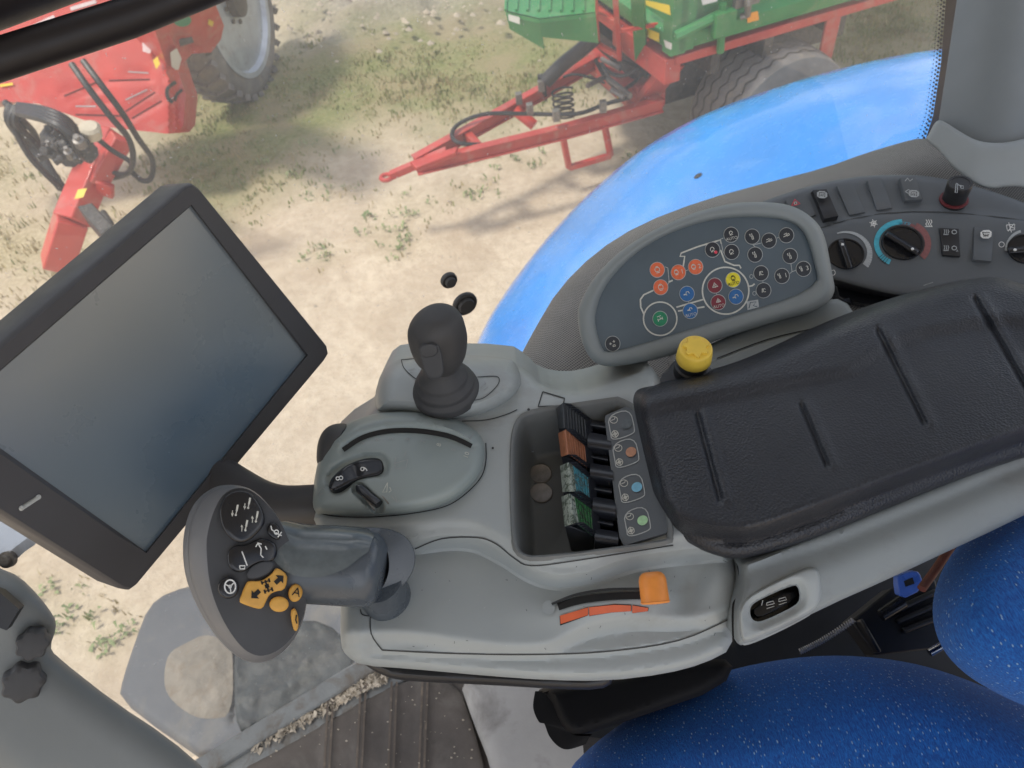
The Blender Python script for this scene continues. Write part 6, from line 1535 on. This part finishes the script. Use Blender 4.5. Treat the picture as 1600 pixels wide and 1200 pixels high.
mb.stroke(crv([(275, 128), (262, 138), (262, 152), (270, 160)], 5), 6, S_HP, 3, lift=.012); mb.stroke(crv([(285, 140), (277, 147), (273, 158)], 5), 5, S_HP, 3, lift=.012)
mb.fill([(239, 94), (246, 88), (250, 100), (244, 108)], S_HP, 4, .045); mb.fill([(222, 62), (236, 60), (240, 70), (234, 84), (223, 80)], S_HP, 5, .04)
for L in ([(30, 52), (85, 26)], [(50, 58), (92, 34)], [(110, 14), (150, 2)], [(120, 28), (165, 15)]): mb.stroke(L, 6, S_HP, 5, lift=.004)
mb.stroke([(0, 134), (20, 131)], 4, S_HP, 4, lift=.01)
mb.stroke([(98, 14), (106, 36), (120, 40)], 5, S_HP, 0, lift=.06); mb.stroke([(172, -10), (182, 16)], 5, S_HP, 0, lift=.06)
mb.build('hopper', [M['redpaint'], M['slotdark'], mat('grey_bar', (.35, .28, .27), .5), M['dark'], M['stickyellow'], mat('pale_panel', (.62, .5, .48), .5)], red, 35)
mb = MB()
A2 = plane3((232, 70, 1.15), (345, 60, .85), (320, 0, 1.25)); S2 = surf_of(A2)
relief(mb, [(225, -60), (330, -60), (338, 10), (350, 40), (345, 62), (330, 82), (300, 84), (285, 100), (262, 108), (240, 40)], surf_of(A2, lambda p: .02 * sstep(1 - pdist(p, [(245, 0), (285, 100)], False) / 6) - .04 * np.exp(-(pdist(p, [(280, 60), (300, 75)], False) / 8) ** 2)), 6, -A2.n * .35, 0)
mb.fill([(266, 82), (276, 75), (284, 92), (278, 112), (268, 104)], S2, 1, .03); mb.fill(ell(285, 32, 14, 10), S2, 2, .01); mb.fill([(326, 30), (334, 34), (332, 42), (325, 38)], S2, 3, .01)
mb.build('side_body', [M['redpaint'], M['stickwhite'], M['b_green'], M['stickyellow']], red, 35)
for (a, b, w_) in ((Z(318, 70, .8), Z(326, 84, .75), .05), (Z(268, 70, 1.0), Z(300, 60, 1.0), .04)): mb = MB(); mb.beam(a, b, w_, w_); mb.build('bracket', M['grease_and_shade'], red)
# big wheel standing behind
cw = Z(392, 140, 0.0); cw[2] = .74
axw = unit(nz([.97, -.20, .0])); 
mbt, mbr = wheel(None, cw, -axw, .74, .32, .56, 0)
u = unit(np.cross(axw, ez)); v = np.cross(u, axw)
for k in range(34):
    t = 2 * math.pi * k / 34; d = math.cos(t) * u + math.sin(t) * v; d2 = math.cos(t + .12) * u + math.sin(t + .12) * v
    for s in (-1, 1): mbt.beam(cw + d * .745 + axw * .015 * s, cw + d2 * .73 + axw * .165 * s, .05, .05, 0, up=d)
tw = mbt.build('wheel', [M['tyre'], M['grease_and_shade']], red, 40)
mb = MB(); mb.lathe(cw + axw * .10, axw, [(.02, .58), (.065, .58), (.06, .54), (-.02, .50), (-.02, .22), (.0, .2), (.0, .05)], 48); mb.build('rim', M['rim'], tw, 40)
mb = MB(); mb.lathe(cw + axw * .09, axw, [(0, .12), (.10, .12), (.12, .06)], 16)
for k in range(8): t = 2 * math.pi * k / 8; mb.lathe(cw + axw * .085 + (math.cos(t) * u + math.sin(t) * v) * .16, axw, [(0, .02), (.05, .02)], 8)
mb.build('hub', M['grease_and_shade'], tw)
# hose bundle and valve block
mb = MB()
rr = np.random.default_rng(3)
for k in range(9):
    o = rr.normal(0, 5, 2); mb.sweep(crv([Z(8 + k * 2.5, 160 + k, 1.05), Z(22 + o[0], 185 + k, .98), Z(45 + o[0] + k, 225 + o[1], .78), Z(70 + k * 1.5, 268 + o[1] * .5, .62), Z(95 + k * .8, 296, .5)], 5), .02, 7)
for k in range(4): mb.sweep(crv([Z(30, 165 + k * 4, 1.1), Z(70, 172 + k * 5, 1.15), Z(105, 188 + k * 6, 1.1), Z(125, 215 + k * 8, .95), Z(140, 250, .8)], 5), .022, 7)
mb.sweep(crv([Z(112, 100, 1.35), Z(140, 140, 1.25), Z(175, 185, 1.1), Z(200, 215, .95), Z(208, 245, .8), Z(200, 270, .6), Z(170, 278, .5), Z(145, 268, .55)], 6), .017, 8)
mb.sweep(crv([Z(130, 95, 1.35), Z(160, 135, 1.25), Z(190, 175, 1.1), Z(215, 215, .9), Z(238, 250, .6), Z(236, 278, .45), Z(222, 282, .45), Z(205, 268, .5)], 6), .017, 8)
mb.sweep(crv([Z(150, 215, .9), Z(175, 235, .8), Z(205, 255, .7), Z(195, 272, .6), Z(160, 265, .6)], 6), .015, 8)
mb.build('hose_bundle', M['hose'], red)
mb = MB()
for k in range(110):
    x, y = 108 + float(np.clip(rr.normal() * 17, -30, 30)), 226 + float(np.clip(rr.normal() * 12, -20, 20)); s = .012 + .028 * rr.random() ** 1.5; q = Z(x, y, .80 + .25 * rr.random()); ax_ = unit(rr.normal(0, 1, 3))
    if k % 2: mb.lathe(q, ax_, [(0, s * .7), (s * 1.6, s * .7), (s * 1.7, s * .3)], 8)
    else: mb.beam(q, q + ax_ * s * 2, s, s)
for (xa, ya, xb, yb) in ((76, 214, 140, 238), (78, 238, 140, 214), (108, 204, 108, 248), (84, 226, 134, 226)): mb.sweep([Z(xa, ya, .92), Z(xb, yb, .92)], .055, 8)
mb.build('valve_block', M['grease_and_shade'], red, bevel=.003)
for (x, y, r_) in ((128, 228, .03), (96, 206, .024), (112, 246, .022), (84, 236, .02)):
    mb = MB(); mb.lathe(Z(x, y, 1.02), (.2, -.4, 1), [(0, r_), (.05, r_), (.055, r_ * .5), (.08, r_ * .5)], 12); mb.build('valve_cap', M['steel'], red)
mb = MB(); mb.lathe(Z(145, 212, 1.0), (.3, -.3, 1), [(0, .05), (.06, .055), (.075, .04)], 16); mb.lathe(Z(122, 234, .96), (.2, -.5, 1), [(0, .02), (.03, .02)], 10); mb.build('filter_cap', mat('cream_cap', (.55, .48, .36), .6, bump=(40, .5, .01)), red)
mb = MB(); u0, u1 = Z(150, 262, .60), Z(96, 408, .28)
mb.beam(u0 + unit(u0 - u1) * .25, Z(112, 345, .42), .17, .15); mb.beam(Z(112, 340, .43), Z(88, 415, .16), .18, .17); mb.beam(Z(150, 290, .55), Z(178, 300, .5), .04, .1)
mb.beam(Z(190, 215, .75), Z(150, 285, .55), .13, .11); mb.build('drawbar', M['redpaint'], red, bevel=.01)
mb = MB(); PQ = Plane(Z(128, 300, .60), [0, -.5, 1]); mb.fill([(122, 296), (136, 294), (130, 308), (116, 311)], surf_of(PQ), 0, .02); mb.build('drawbar_sticker', M['stickyellow'], red)
mb = MB(); mb.prism([Z(120, 322, .62), Z(143, 316, .62), Z(176, 352, .56), Z(158, 366, .54)], (0, 0, -.14)); mb.sweep([Z(160, 330, .5), Z(175, 352, .45)], .02, 8); mb.build('control_box', M['grease_and_shade'], red, bevel=.01)

# ================================================================== daylight
SUN_EL, SUN_AZ = math.radians(64), math.radians(-102)   # azimuth measured from +Y towards +X
sd = nz([math.sin(SUN_AZ) * math.cos(SUN_EL), math.cos(SUN_AZ) * math.cos(SUN_EL), math.sin(SUN_EL)])
sun = bpy.data.objects.new('sun', bpy.data.lights.new('sun', 'SUN')); COL.objects.link(sun)
sun.data.energy = 3.4; sun.data.angle = math.radians(9); sun.data.color = (1, .95, .87)
sun.rotation_euler = Vector(sd.tolist()).to_track_quat('Z', 'Y').to_euler()
w = bpy.data.worlds.new('World'); SC.world = w; w.use_nodes = True; nt = w.node_tree; nt.nodes.clear()
wo = nd(nt, 'ShaderNodeOutputWorld'); bg = nd(nt, 'ShaderNodeBackground'); sky = nd(nt, 'ShaderNodeTexSky', sky_type='NISHITA')
sky.sun_disc = False; sky.sun_elevation = SUN_EL; sky.sun_rotation = SUN_AZ; sky.dust_density = 2
tc = coord(nt, 'Generated'); sp = nd(nt, 'ShaderNodeSeparateXYZ'); nt.links.new(tc, sp.inputs[0])
cl = ramp(nt, noise(nt, 2.6, 8, .58, tc, .35), [(.45, 0), (.57, 1)])
up_ = ramp(nt, sp.outputs[2], [(.02, 0), (.12, 1)])
cc = mixc(nt, mth(nt, 'MULTIPLY', mth(nt, 'MULTIPLY', cl, up_), .85), sky.outputs[0], (15.5, 15.5, 16))
nt.links.new(cc, bg.inputs[0]); bg.inputs[1].default_value = .15; nt.links.new(bg.outputs[0], wo.inputs[0])
SC.view_settings.view_transform = 'Standard'; SC.view_settings.look = 'None'; SC.view_settings.exposure = 0; SC.view_settings.gamma = 1
SC.cycles.max_bounces = 8; SC.cycles.transparent_max_bounces = 12; SC.cycles.use_denoising = True
SC.cycles.sample_clamp_indirect = 6
